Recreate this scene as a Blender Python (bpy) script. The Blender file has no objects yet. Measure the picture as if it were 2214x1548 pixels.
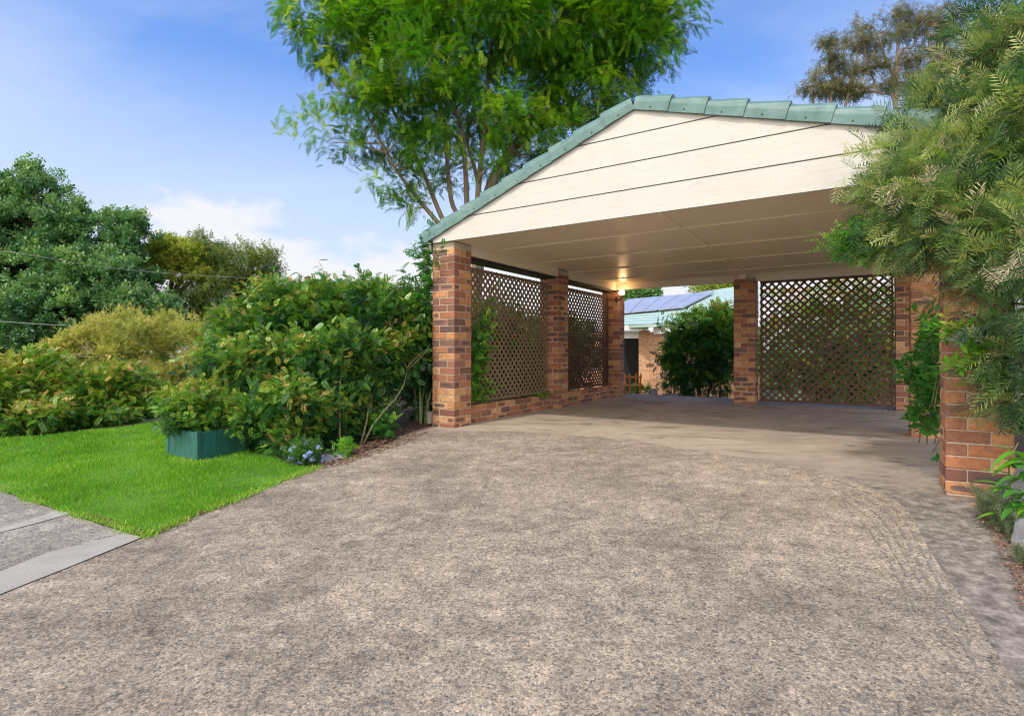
import bpy, bmesh, math, random
import numpy as np
from mathutils import Vector, Matrix
R = math.radians
rng = np.random.default_rng(7)
random.seed(7)
scn = bpy.context.scene
COL = scn.collection

# ------------------------------------------------------------------ frame of reference
CAMZ, FPX, CX, HY = 0.953, 1190.0, 1107.0, 757.0
O = np.array([-0.705, 6.71]); RU = np.array([.8419, -.5396]); DV = np.array([.5396, .8419])
ROTZ = math.atan2(RU[1], RU[0])
def px(x, y, Z):
    """a point the given distance in front of the viewpoint, along the sight line through a photo position"""
    return np.array([(x - CX) * Z / FPX, Z, CAMZ + (HY - y) * Z / FPX])
def vof(x, y): return (x - O[0]) * DV[0] + (y - O[1]) * DV[1]
def uof(x, y): return (x - O[0]) * RU[0] + (y - O[1]) * RU[1]
def gv(v):
    if v < 0.2:
        s = -(v + .1)
        z = -.045 * (s if s > .3 else (0 if s < -.3 else (s + .3) ** 2 / 1.2))
        return max(z, -.6)
    if v > 6.3: return -min(.70, (v - 6.3) * .16)
    return 0.0
def gz(x, y): return gv(vof(x, y))
def G(x, y):
    """point of the ground under a photo position"""
    lo, hi = .4, 300
    for _ in range(60):
        m = (lo + hi) / 2
        p = px(x, y, m)
        if p[2] > gz(p[0], p[1]): lo = m
        else: hi = m
    return px(x, y, lo)
def L(u, v, z=0.):
    p = O + u * RU + v * DV
    return np.array([p[0], p[1], z])

# ------------------------------------------------------------------ object helpers
def tag(o, label=None, cat=None, group=None, kind=None):
    if label: o['label'] = label
    if cat: o['category'] = cat
    if group: o['group'] = group
    if kind: o['kind'] = kind
    return o
def empty(name, loc, rz=0., label=None, cat=None, group=None):
    o = bpy.data.objects.new(name, None); COL.objects.link(o)
    o.location = loc; o.rotation_euler = (0, 0, rz); o.empty_display_size = .2
    return tag(o, label, cat, group)
def link(name, me, mat=None, parent=None):
    if mat is not None and not me.materials:
        for m in (mat if isinstance(mat, (list, tuple)) else [mat]): me.materials.append(m)
    o = bpy.data.objects.new(name, me); COL.objects.link(o)
    if parent is not None: o.parent = parent
    return o

class MB:
    """collects faces for one mesh"""
    def __init__(s): s.v = []; s.f = []; s.uv = []; s.r = []; s.mi = []
    def add(s, vs, fs, rnd=0., uvs=None, mi=0):
        b = len(s.v); s.v += [tuple(map(float, p)) for p in vs]; s.r += [rnd] * len(vs)
        for k, f in enumerate(fs):
            s.f.append(tuple(i + b for i in f)); s.mi.append(mi)
            s.uv.append(uvs[k] if uvs else [(0, 0)] * len(f))
    def box(s, a, b, rnd=0., mi=0):
        x0, y0, z0 = a; x1, y1, z1 = b
        vs = [(x, y, z) for z in (z0, z1) for y in (y0, y1) for x in (x0, x1)]
        s.add(vs, [(0, 2, 3, 1), (4, 5, 7, 6), (0, 1, 5, 4), (2, 6, 7, 3), (0, 4, 6, 2), (1, 3, 7, 5)], rnd, None, mi)
    def beam(s, p, q, w, h, up=(0, 0, 1), rnd=0., mi=0):
        p = Vector(p); q = Vector(q); d = (q - p).normalized(); up = Vector(up)
        a = d.cross(up).normalized() * w / 2; b = a.cross(d).normalized() * h / 2
        vs = [c + i * a + j * b for c in (p, q) for i, j in ((-1, -1), (1, -1), (1, 1), (-1, 1))]
        s.add(vs, [(0, 1, 2, 3), (7, 6, 5, 4), (0, 4, 5, 1), (1, 5, 6, 2), (2, 6, 7, 3), (3, 7, 4, 0)], rnd, None, mi)
    def bevelbox(s, a, b, e=.004, rnd=0., jit=0.):
        lo = np.array(a, float); hi = np.array(b, float)
        if jit:
            sh = rng.uniform(-jit, jit, 3); lo = lo + sh; hi = hi + sh
        vs = []; idx = {}
        for cx in (0, 1):
            for cy in (0, 1):
                for cz in (0, 1):
                    c = (cx, cy, cz)
                    for ax in range(3):
                        p = [0, 0, 0]
                        for k in range(3):
                            base = hi[k] if c[k] else lo[k]
                            p[k] = base if k == ax else base + (-e if c[k] else e)
                        idx[(c, ax)] = len(vs); vs.append(tuple(p))
        fs = []; uvs = []
        def quad(c4, ax):
            f = [idx[(c, ax)] for c in c4]
            fs.append(f); uvs.append([(0, 0), (1, 0), (1, 1), (0, 1)])
        for sd in (0, 1):
            o1 = [(0, 0), (1, 0), (1, 1), (0, 1)]
            # x faces: (y,z); y faces: (x,z); z faces (x,y)
            q = [(sd, i, j) for i, j in o1]; quad(q if sd else [q[0], q[3], q[2], q[1]], 0)
            if not sd: uvs[-1] = [(0, 0), (0, 1), (1, 1), (1, 0)]
            q = [(i, sd, j) for i, j in o1]; quad([q[0], q[3], q[2], q[1]] if sd else q, 1)
            if sd: uvs[-1] = [(0, 0), (0, 1), (1, 1), (1, 0)]
            q = [(i, j, sd) for i, j in o1]; quad(q if sd else [q[0], q[3], q[2], q[1]], 2)
        z4 = [(0, 0)] * 4
        for ax, (b1, b2) in ((0, (1, 2)), (1, (0, 2)), (2, (0, 1))):
            for i in (0, 1):
                for j in (0, 1):
                    c0 = [0, 0, 0]; c1 = [0, 0, 0]; c0[b1] = c1[b1] = i; c0[b2] = c1[b2] = j; c1[ax] = 1
                    c0 = tuple(c0); c1 = tuple(c1)
                    fs.append([idx[(c0, b1)], idx[(c1, b1)], idx[(c1, b2)], idx[(c0, b2)]]); uvs.append(z4)
        for cx in (0, 1):
            for cy in (0, 1):
                for cz in (0, 1):
                    c = (cx, cy, cz); fs.append([idx[(c, 0)], idx[(c, 1)], idx[(c, 2)]]); uvs.append([(0, 0)] * 3)
        s.add(vs, fs, rnd, uvs)
    def tube(s, pts, radii, n=6, rnd=0., mi=0):
        pts = [np.array(p, float) for p in pts]
        rings = []; m = len(pts)
        ref = np.array([.3, .2, 1.]) if abs((pts[-1] - pts[0])[2]) < np.linalg.norm(pts[-1] - pts[0]) * .9 else np.array([1., .1, .1])
        vs = []
        for i, p in enumerate(pts):
            t = pts[min(i + 1, m - 1)] - pts[max(i - 1, 0)]; t /= (np.linalg.norm(t) + 1e-9)
            a = np.cross(t, ref); a /= (np.linalg.norm(a) + 1e-9); b = np.cross(t, a)
            for k in range(n):
                an = 2 * math.pi * k / n
                vs.append(p + radii[i] * (a * math.cos(an) + b * math.sin(an)))
        fs = []
        for i in range(m - 1):
            for k in range(n):
                fs.append((i * n + k, i * n + (k + 1) % n, (i + 1) * n + (k + 1) % n, (i + 1) * n + k))
        fs.append(tuple(range(n))[::-1]); fs.append(tuple((m - 1) * n + k for k in range(n)))
        s.add(vs, fs, rnd, None, mi)
    def mesh(s, name, smooth=False):
        me = bpy.data.meshes.new(name); me.from_pydata(s.v, [], s.f)
        uvl = me.uv_layers.new(name='UVMap'); flat = [c for f in s.uv for p in f for c in p]
        uvl.data.foreach_set('uv', flat)
        at = me.attributes.new('rnd', 'FLOAT', 'POINT'); at.data.foreach_set('value', s.r)
        me.polygons.foreach_set('material_index', s.mi)
        bm = bmesh.new(); bm.from_mesh(me); bmesh.ops.recalc_face_normals(bm, faces=bm.faces); bm.to_mesh(me); bm.free()
        if smooth: me.polygons.foreach_set('use_smooth', [True] * len(me.polygons))
        me.update(); return me
    def obj(s, name, mat, parent=None, smooth=False): return link(name, s.mesh(name, smooth), mat, parent)

# ------------------------------------------------------------------ materials
def newmat(name):
    m = bpy.data.materials.new(name); m.use_nodes = True
    nt = m.node_tree; nt.nodes.clear()
    out = nt.nodes.new('ShaderNodeOutputMaterial'); b = nt.nodes.new('ShaderNodeBsdfPrincipled')
    nt.links.new(b.outputs[0], out.inputs[0])
    return m, nt, b, out
class N:
    def __init__(s, nt): s.nt = nt
    def __call__(s, typ, ins=None, **kw):
        n = s.nt.nodes.new('ShaderNode' + typ)
        for k, v in kw.items(): setattr(n, k, v)
        for k, v in (ins or {}).items():
            if isinstance(v, bpy.types.NodeSocket): s.nt.links.new(v, n.inputs[k])
            else: n.inputs[k].default_value = v
        return n
    def link(s, a, b): s.nt.links.new(a, b)
    def ramp(s, fac, stops, interp='LINEAR'):
        n = s.nt.nodes.new('ShaderNodeValToRGB'); n.color_ramp.interpolation = interp
        e = n.color_ramp.elements
        while len(e) < len(stops): e.new(.5)
        for el, (p, c) in zip(e, stops):
            el.position = p; el.color = (*c, 1) if len(c) == 3 else c
        s.nt.links.new(fac, n.inputs[0]); return n.outputs[0]
    def mix(s, fac, a, b, mode='MIX'):
        n = s.nt.nodes.new('ShaderNodeMix'); n.data_type = 'RGBA'; n.blend_type = mode
        for i, v in ((0, fac), (6, a), (7, b)):
            if isinstance(v, bpy.types.NodeSocket): s.nt.links.new(v, n.inputs[i])
            else: n.inputs[i].default_value = v if i == 0 else (*v, 1)
        return n.outputs[2]
    def math(s, op, a, b=None, clamp=False):
        n = s.nt.nodes.new('ShaderNodeMath'); n.operation = op; n.use_clamp = clamp
        for i, v in ((0, a), (1, b)):
            if v is None: continue
            if isinstance(v, bpy.types.NodeSocket): s.nt.links.new(v, n.inputs[i])
            else: n.inputs[i].default_value = v
        return n.outputs[0]
    def coord(s, scale=(1, 1, 1), out='Object', rot=(0, 0, 0)):
        t = s('TexCoord'); m = s('Mapping', {'Vector': t.outputs[out], 'Scale': scale, 'Rotation': rot})
        return m.outputs[0]
    def noise(s, vec, scale, detail=4., rough=.55, dist=0.):
        return s('TexNoise', {'Vector': vec, 'Scale': scale, 'Detail': detail, 'Roughness': rough, 'Distortion': dist}).outputs[0]
    def bump(s, h, strength, dist=.01):
        return s('Bump', {'Height': h, 'Strength': strength, 'Distance': dist}).outputs[0]

def plain(name, col, rough=.6, var=.12, scale=6., bump=.0, spec=.5, metal=0., stretch=(1, 1, 1)):
    m, nt, b, out = newmat(name); n = N(nt)
    c = n.coord(stretch); f = n.noise(c, scale, 6, .65)
    f2 = n.noise(c, scale * 7, 4, .6)
    f = n.math('ADD', n.math('MULTIPLY', f, .65), n.math('MULTIPLY', f2, .35))
    lo = tuple(x * (1 - var * 1.6) for x in col); hi = tuple(min(1, x * (1 + var * 1.6)) for x in col)
    n.link(n.ramp(f, [(.3, lo), (.7, hi)]), b.inputs['Base Color'])
    b.inputs['Roughness'].default_value = rough; b.inputs['Metallic'].default_value = metal
    b.inputs['Specular IOR Level'].default_value = spec
    if bump: n.link(n.bump(f, bump, .02), b.inputs['Normal'])
    return m

def leafmat(name, stops, rough=.45, trans=.35, spec=.4):
    m, nt, b, out = newmat(name); n = N(nt)
    a = n('Attribute', attribute_name='rnd')
    c = n.ramp(a.outputs['Fac'], stops)
    n.link(c, b.inputs['Base Color']); b.inputs['Roughness'].default_value = rough
    b.inputs['Specular IOR Level'].default_value = spec
    t = n('BsdfTranslucent', {'Color': n.mix(1., c, (1.0, 1.15, .5), 'MULTIPLY')})
    mx = n('MixShader', {0: trans, 1: b.outputs[0], 2: t.outputs[0]})
    n.link(mx.outputs[0], out.inputs[0]); return m

def brickmat(name, gain=1.):
    m, nt, b, out = newmat(name); n = N(nt)
    a = n('Attribute', attribute_name='rnd').outputs['Fac']
    g = gain
    base = n.ramp(a, [(0, (.13*g, .07*g, .055*g)), (.14, (.26*g, .10*g, .06*g)), (.30, (.44*g, .175*g, .075*g)), (.42, (.58*g, .285*g, .115*g)),
                      (.56, (.24*g, .10*g, .065*g)), (.70, (.50*g, .21*g, .09*g)), (.84, (.68*g, .41*g, .19*g)), (.94, (.34*g, .14*g, .085*g)), (1, (.17*g, .10*g, .085*g))])
    c = n.coord()
    f = n.noise(c, 22, 6, .7); f2 = n.noise(c, 120, 4, .7)
    base = n.mix(n.math('MULTIPLY', n.math('SUBTRACT', f, .45, True), 3.2, True), base, (.16, .07, .05), 'MIX')
    base = n.mix(n.ramp(n.noise(c, 2.3, 5, .7), [(.5, (0, 0, 0)), (.75, (.45, .45, .45))]), base, (.22, .15, .11))
    base = n.mix(n.ramp(f2, [(.55, (0, 0, 0)), (.75, (.5, .5, .5))]), base, (.55, .36, .25))
    # manganese flash: a dark blotch in the middle of some bricks
    uv = n('TexCoord').outputs['UV']; sp = n('SeparateXYZ', {0: uv})
    du = n.math('MULTIPLY', n.math('SUBTRACT', sp.outputs[0], .5), 2.3); dv = n.math('MULTIPLY', n.math('SUBTRACT', sp.outputs[1], .5), 2.9)
    rr = n.math('ADD', n.math('MULTIPLY', n.math('MULTIPLY', du, du), n.math('MULTIPLY', du, du)), n.math('MULTIPLY', dv, dv))
    bl = n.math('SUBTRACT', 1.15, n.math('ADD', rr, n.math('MULTIPLY', n.math('SUBTRACT', f, .5), 1.9)), True)
    # a second random value derived from the first decides which bricks are flashed
    r2 = n.math('FRACT', n.math('MULTIPLY', a, 37.7)); on = n.math('GREATER_THAN', r2, .77)
    bl = n.math('MULTIPLY', bl, on, True); bl = n.ramp(bl, [(.12, (0, 0, 0)), (.7, (.92, .92, .92))])
    col = n.mix(bl, base, (.10, .075, .075))
    n.link(col, b.inputs['Base Color']); b.inputs['Roughness'].default_value = .8
    h = n.math('ADD', n.math('MULTIPLY', f, .7), n.math('MULTIPLY', f2, .4))
    n.link(n.bump(h, .55, .006), b.inputs['Normal']); return m

M = {}
M['brick'] = brickmat('fired_brick'); M['mortar'] = plain('sandy_mortar', (.47, .385, .30), .95, .2, 40, .5)
M['cream'] = plain('cream_paint', (.70, .615, .50), .55, .03, 3)
def gablemat():
    m, nt, b, out = newmat('cream_textured_board'); n = N(nt)
    c = n.coord((1, 1, 9)); f = n.noise(c, 3.2, 7, .7, .9)
    st = n.noise(n.coord((1, 1, .25)), 2.1, 5, .6)
    col = n.ramp(f, [(.25, (.465, .45, .42)), (.5, (.51, .495, .465)), (.8, (.545, .53, .50))])
    col = n.mix(n.ramp(st, [(.5, (0, 0, 0)), (.8, (.3, .3, .3))]), col, (.43, .41, .37))
    n.link(col, b.inputs['Base Color']); b.inputs['Roughness'].default_value = .62
    n.link(n.bump(f, .22, .010), b.inputs['Normal']); return m
M['gable'] = gablemat()
def ceilmat():
    m, nt, b, out = newmat('ceiling_sheet_paint'); n = N(nt)
    f = n.noise(n.coord((1, 1, 1)), 1.3, 4, .6)
    n.link(n.ramp(f, [(.3, (.80, .67, .51)), (.7, (.85, .72, .56))]), b.inputs['Base Color'])
    b.inputs['Roughness'].default_value = .36; b.inputs['Specular IOR Level'].default_value = .4
    n.link(n.bump(n.noise(n.coord((1, 6, 1)), 3., 3), .12, .01), b.inputs['Normal']); return m
M['ceiling'] = ceilmat()
M['batten'] = plain('ceiling_batten_paint', (.84, .72, .52), .45, .03, 3)
def tilemat():
    m, nt, b, out = newmat('sea_green_tile'); n = N(nt)
    c = n.coord(); f = n.noise(c, 7, 6, .65); f2 = n.noise(c, 90, 3, .7)
    col = n.ramp(f, [(.2, (.055, .125, .12)), (.5, (.095, .19, .182)), (.8, (.17, .27, .255))])
    col = n.mix(n.ramp(f2, [(.62, (0, 0, 0)), (.72, (.7, .7, .7))]), col, (.07, .16, .15))
    n.link(col, b.inputs['Base Color']); b.inputs['Roughness'].default_value = .42
    n.link(n.bump(n.math('ADD', f, n.math('MULTIPLY', f2, .4)), .3, .006), b.inputs['Normal']); return m
M['tile'] = tilemat()
M['lattice'] = plain('brown_stained_timber', (.10, .050, .030), .75, .3, 14, .3)
M['lattice_old'] = plain('weathered_brown_timber', (.215, .15, .095), .85, .3, 14, .3)
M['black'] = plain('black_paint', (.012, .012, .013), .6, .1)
M['white'] = plain('white_paint', (.78, .77, .74), .5, .04)
M['bark'] = plain('pale_bark', (.25, .19, .13), .9, .35, 9, .8, stretch=(1, 1, .3))
M['bark_dark'] = plain('dark_bark', (.11, .075, .05), .92, .35, 9, .8, stretch=(1, 1, .3))
M['bark_gum'] = plain('gum_bark', (.30, .22, .17), .9, .35, 4, .4)
M['stem'] = plain('green_brown_stem', (.16, .14, .06), .8, .3, 20)
M['rock'] = plain('blue_grey_rock', (.20, .205, .215), .85, .35, 7, 1.)
M['soil'] = plain('dark_mulch_soil', (.075, .045, .03), .95, .45, 30, 1.)
M['planter'] = plain('teal_painted_board', (.02, .115, .095), .55, .3, 5, .35, stretch=(4, 4, .6))
M['wire'] = plain('grey_cable', (.25, .25, .25), .6, .1)
M['orange'] = plain('orange_timber', (.65, .22, .03), .5, .15, 12)
M['solar'] = plain('solar_glass', (.33, .35, .44), .22, .15, 2.5, spec=.9)  # pale lavender base colour has the sky reflection painted in
M['slabby'] = plain('pale_block', (.55, .50, .42), .85, .1, 20, .3)
M['metal'] = plain('dark_metal', (.05, .045, .04), .45, .1, 8, metal=.7)

def aggregate(name, tintc=(.95, .925, .865), soft=1.):
    m, nt, b, out = newmat(name); n = N(nt); c = n.coord()
    v = n('TexVoronoi', {'Vector': c, 'Scale': 100., 'Randomness': 1.})
    w = n('TexNoise', {'Vector': c, 'Scale': 30., 'Detail': 3.})
    n1 = n.noise(c, 8., 12, .82, .2)
    base = n.ramp(n1, [(.34, (.195, .172, .153)), (.44, (.27, .236, .206)), (.52, (.335, .292, .25)), (.60, (.42, .368, .315)), (.70, (.53, .468, .405))])
    sc = n('SeparateColor', {0: v.outputs['Color']})
    peb = n.ramp(sc.outputs[0], [(0, (.50, .515, .55)), (.2, (.82, .81, .80)), (.5, (1., .98, .95)), (.8, (1.22, 1.19, 1.14)), (1, (1.45, 1.34, 1.22))])
    col = n.mix(1., base, peb, 'MULTIPLY')
    fine = n.noise(c, 150, 4, .8); col = n.mix(1., col, n.ramp(fine, [(.36, (.5, .5, .515)), (.5, (1, 1, 1)), (.64, (1.5, 1.47, 1.42))]), 'MULTIPLY')
    n0 = n.noise(c, .75, 6, .6, .8); col = n.mix(1., col, n.ramp(n0, [(.36, (.78, .775, .77)), (.5, (.97, .97, .97)), (.64, (1.12, 1.11, 1.09))]), 'MULTIPLY')
    mid = n.noise(n.coord((.55, 2.0, 1), rot=(0, 0, -ROTZ + .2)), 2.0, 7, .66, .5)
    col = n.mix(1., col, n.ramp(mid, [(.38, (.86, .855, .85)), (.50, (1, 1, 1)), (.62, (1.06, 1.055, 1.05))]), 'MULTIPLY')
    cv = n('TexVoronoi', {'Vector': n.mix(.09, c, w.outputs[1]), 'Scale': .5}, feature='DISTANCE_TO_EDGE')
    ck = n.math('MULTIPLY', n.math('LESS_THAN', cv.outputs['Distance'], .0016), n.math('GREATER_THAN', n.noise(c, 1.6, 3), .54))
    col = n.mix(n.math('MULTIPLY', ck, .5), col, (.06, .05, .045))
    col = n.mix(1., col, tintc, 'MULTIPLY')
    n.link(col, b.inputs['Base Color']); b.inputs['Roughness'].default_value = .9
    b.inputs['Specular IOR Level'].default_value = .2
    n.link(n.bump(n.math('ADD', fine, n.math('MULTIPLY', v.outputs['Distance'], -.6)), .3, .004), b.inputs['Normal']); return m
GAIN = .92
def smoothcon(name, lo, hi, sep=1., front=False):
    m, nt, b, out = newmat(name); n = N(nt)
    c = n.coord((1, 1, 1), rot=(0, 0, -ROTZ)); f = n.noise(n.coord((1, 1, 1)), 1.4, 8, .66, .6)
    st = n.noise(n.coord((.8, 1.9, 1), rot=(0, 0, -ROTZ)), 2.9, 10, .76, .4)
    fine = n.noise(n.coord(), 110, 5, .85)
    x = n.math('ADD', n.math('MULTIPLY', f, .45), n.math('MULTIPLY', st, .55))
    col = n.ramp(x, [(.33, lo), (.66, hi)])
    col = n.mix(n.ramp(fine, [(.4, (.35, .35, .35)), (.62, (0, 0, 0))]), col, tuple(k * .5 for k in lo))
    st2 = n.noise(n.coord((.7, 1.4, 1), rot=(0, 0, -ROTZ)), 1.7, 6, .6, 1.5)
    col = n.mix(n.ramp(st2, [(.54, (0, 0, 0)), (.70, (.6 * sep, .6 * sep, .6 * sep))]), col, (.085, .07, .055))
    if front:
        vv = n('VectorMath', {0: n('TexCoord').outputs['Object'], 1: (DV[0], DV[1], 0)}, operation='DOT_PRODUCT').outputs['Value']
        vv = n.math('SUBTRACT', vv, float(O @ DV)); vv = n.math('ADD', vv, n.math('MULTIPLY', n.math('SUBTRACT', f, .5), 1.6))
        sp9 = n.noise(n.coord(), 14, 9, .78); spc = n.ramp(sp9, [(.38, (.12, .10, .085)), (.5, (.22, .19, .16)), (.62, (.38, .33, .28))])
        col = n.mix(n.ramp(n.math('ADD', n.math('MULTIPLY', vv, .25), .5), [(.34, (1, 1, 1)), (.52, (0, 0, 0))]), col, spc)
    n.link(col, b.inputs['Base Color']); b.inputs['Roughness'].default_value = .95
    b.inputs['Specular IOR Level'].default_value = .1
    n.link(n.bump(n.math('ADD', n.math('MULTIPLY', fine, .5), st), .4, .006), b.inputs['Normal']); return m
M['aggregate'] = aggregate('exposed_aggregate_concrete')
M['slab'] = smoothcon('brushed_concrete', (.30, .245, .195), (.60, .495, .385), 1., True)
M['path'] = aggregate('grey_path_concrete', (.95, .985, 1.03))
M['pale'] = smoothcon('pale_edging_concrete', (.34, .315, .28), (.52, .485, .44), .5)
M['grassbase'] = plain('turf_soil', (.10, .23, .03), .95, .3, 9, .5)
M['far'] = plain('rough_ground', (.10, .12, .045), .95, .35, 1.2)
M['grass'] = leafmat('grass_blade', [(0, (.10, .28, .015)), (.45, (.20, .44, .025)), (.85, (.31, .57, .04)), (1, (.52, .52, .17))], .5, .35, .3)

# ------------------------------------------------------------------ ground sheets
def gsheet(name, pts, off, mat, extra=()):
    bm = bmesh.new(); vs = [bm.verts.new((p[0], p[1], 0)) for p in pts]; bm.faces.new(vs)
    for v in (-12, -6, -3, -.4, -.33, -.25, -.15, -.05, .05, .13, .2, 6.3, 10.675):
        c = L(0, v); g = bm.verts[:] + bm.edges[:] + bm.faces[:]
        bmesh.ops.bisect_plane(bm, geom=g, plane_co=(c[0], c[1], 0), plane_no=(DV[0], DV[1], 0), dist=1e-5)
    for v in bm.verts: v.co.z = gz(v.co.x, v.co.y) + off
    bmesh.ops.triangulate(bm, faces=bm.faces); bmesh.ops.recalc_face_normals(bm, faces=bm.faces)
    me = bpy.data.meshes.new(name)
    for f in bm.faces:
        if f.normal.z < 0: f.normal_flip()
    bm.to_mesh(me); bm.free(); o = link(name, me, mat); tag(o, kind='structure'); return o
def smoothline(pts, n=8):
    out = []; P = [np.array(p, float) for p in pts]; P = [2 * P[0] - P[1]] + P + [2 * P[-1] - P[-2]]
    for i in range(1, len(P) - 2):
        for k in range(n):
            t = k / n; a, b, c, d = P[i - 1:i + 3]
            out.append(.5 * ((2 * b) + (-a + c) * t + (2 * a - 5 * b + 4 * c - d) * t * t + (-a + 3 * b - 3 * c + d) * t ** 3))
    out.append(P[-2]); return out

gsheet('ground', [(-300, -30), (300, -30), (300, 400), (-300, 400)], -.012, M['far'])
bed = [G(688, 1010), G(640, 1012), G(560, 990), G(400, 960), G(300, 935), L(-9, 2), L(-9, 9), L(-.12, 9), L(-.12, 0), G(1000, 934), G(880, 942)]
gsheet('garden_bed', bed, 0, M['soil'])
slabpoly = [G(860, 945), L(-.35, -.02), L(-.12, .3), L(-.12, 6.25), L(5.35, 6.25), L(5.35, -.25), G(2125, 1075), G(2150, 1120), G(2195, 1200), G(2214, 1240), (2.6, 1.2), (3.2, -4), (-1, -4)]
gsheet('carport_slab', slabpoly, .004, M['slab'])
curve = smoothline([(880, 944), (990, 937), (1110, 934), (1270, 945), (1400, 960), (1500, 976), (1650, 996), (1780, 1022), (1880, 1058), (1955, 1100), (1992, 1160), (2040, 1240), (2110, 1345), (2180, 1460), (2260, 1600), (2420, 1850)])
left = [(880, 944), (840, 962), (760, 988), (690, 1013), (600, 1048), (500, 1089), (400, 1129), (310, 1166), (150, 1231), (0, 1291), (-260, 1395), (-700, 1571)]
curve = [np.array(p) + rng.normal(0, 1.1, 2) * min(1, max(.3, (p[1] - 930) / 80)) for p in curve]
drive = [G(*p) for p in left] + [(-7, -4, 0), (1.6, -4, 0)] + [G(*p) for p in curve[::-1][:-1]]
# roughen the sharp edge a little
gsheet('driveway', drive, .010, M['aggregate'])
lawnpts = [(-420, 905), (-200, 930), (0, 950), (150, 940), (300, 922), (352, 915), (430, 940), (560, 985), (640, 1012), (690, 1013), (600, 1048), (500, 1089), (400, 1129), (322, 1163), (300, 1158), (220, 1137), (130, 1106), (60, 1083), (0, 1062), (-200, 990), (-420, 930)]
lawn = [G(*p) for p in lawnpts]
gsheet('lawn', lawn, .012, M['grassbase'])
pathp = [(302, 1161), (220, 1137), (130, 1106), (60, 1083), (0, 1062), (-200, 990), (-420, 925), (-900, 950), (-700, 1571), (-260, 1395), (0, 1290), (150, 1230)]
gsheet('footpath', [G(*p) for p in pathp], .006, M['path'])
strip = [(-700, 1570), (-260, 1394.5), (0, 1290.4), (150, 1230.4), (308, 1165.6), (270, 1158), (170, 1183), (100, 1200), (0, 1241), (-260, 1330), (-700, 1480)]
gsheet('path_edging', [G(*p) for p in strip], .014, M['pale'])
joint = [(-400, 1232), (0, 1154), (70, 1136), (150, 1114), (150, 1110), (120, 1108), (60, 1128), (0, 1144), (-400, 1215)]
gsheet('path_joint', [G(*p) for p in joint], .010, M['pale'])

for q in range(5):
    base_ = smoothline([(1800 + q * -6, 1040 + q * 6), (1868 - q * 14, 1064 + q * 7), (1935 - q * 17, 1105 + q * 8), (1978 - q * 19, 1165 + q * 5), (2015 - q * 20, 1240), (2075 - q * 21, 1345), (2140 - q * 22, 1460)][(0 if q < 3 else 1):(7 if q % 2 else 6)])
    a_ = [G(x + rng.normal(0, .6), y) for x, y in base_]; wd = .004 + .003 * rng.random()
    nn_ = []
    for k in range(len(a_)):
        t_ = a_[min(k + 1, len(a_) - 1)] - a_[max(k - 1, 0)]; t_ /= np.linalg.norm(t_); nn_.append(np.array([-t_[1], t_[0], 0]) * wd * rng.uniform(.5, 1.3))
    mbq = MB(); vs = [p + k for p, k in zip(a_, nn_)] + [p - k for p, k in zip(a_, nn_)]; L_ = len(a_)
    mbq.add([v + np.array([0, 0, .0125]) for v in vs], [(k, k + 1, L_ + k + 1, L_ + k) for k in range(L_ - 1) if math.sin(k * 1.7 + q * 2) > -.55])
    tag(mbq.obj('driveway_groove', plain('groove_dirt', (.21, .18, .15), .95, .4, 40)), kind='structure')

# ------------------------------------------------------------------ carport
cp = empty('carport', (O[0], O[1], 0), ROTZ, 'open double carport of orange brick pillars with cream weatherboard gable and sea green edge tiles', 'carport')
def pillar(u0, v0, H, name='brick_pillar', w=.35, parent=cp, z0=-.03):
    mb = MB(); n = int((H - z0) / .086)
    g = .005
    mb.box((u0 + .007, v0 + .007, z0 - .05), (u0 + w - .007, v0 + w - .007, H), 0, 1) if False else None
    for k in range(n):
        a = z0 + k * .086; b = a + .0765
        if b > H: break
        s, l = .11, w - .12
        if k % 2: q = [((0, 0), (l, s)), ((l + .01, 0), (w, l)), ((s + .01, l + .01), (w, w)), ((0, s + .01), (s, w))]
        else: q = [((s + .01, 0), (w, s)), ((l + .01, s + .01), (w, w)), ((0, l + .01), (l, w)), ((0, 0), (s, l))]
        for (p0, p1) in q:
            mb.bevelbox((u0 + p0[0], v0 + p0[1], a), (u0 + p1[0], v0 + p1[1], b), .005, rng.random(), .0018)
    o = mb.obj(name, M['brick'], parent)
    core = MB(); core.box((u0 + .0065, v0 + .0065, z0 - .05), (u0 + w - .0065, v0 + w - .0065, H)); core.obj('mortar', M['mortar'], o)
    return o
CEIL = 2.285
pillar(-.35, 0, CEIL - .005)
pillar(-.35, 2.72, CEIL - .01)
pillar(-.35, 5.30, CEIL - .01)
pillar(2.25, 5.10, CEIL - .07)
pillar(4.67, -.59, CEIL - .02, z0=-.09)
pillar(4.64, 2.15, CEIL - .01)
pillar(4.62, 5.22, CEIL - .01)
def brickwall(name, u0, u1, v0, v1, z0, H, parent):
    mb = MB(); n = int(round((H - z0) / .086)); ln = .23
    along_v = (v1 - v0) > (u1 - u0)
    a0, a1 = (v0, v1) if along_v else (u0, u1)
    for k in range(n):
        a = z0 + k * .086; p = a0 - (ln / 2 + .005 if k % 2 else 0)
        while p < a1:
            s = max(p, a0); e = min(p + ln, a1)
            if e - s > .02:
                if along_v: mb.bevelbox((u0, s, a), (u1, e, a + .0765), .005, rng.random(), .0015)
                else: mb.bevelbox((s, v0, a), (e, v1, a + .0765), .005, rng.random(), .0015)
            p += ln + .01
    o = mb.obj(name, M['brick'], parent)
    c = MB(); c.box((u0 + .006, v0 + .006, z0 - .04), (u1 - .006, v1 - .006, H - .012)); c.obj('mortar', M['mortar'], o); return o
brickwall('dwarf_wall', -.21, -.10, .352, 2.718, -.02, .238, cp)
brickwall('dwarf_wall', -.21, -.10, 3.072, 5.298, -.02, .238, cp)

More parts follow.
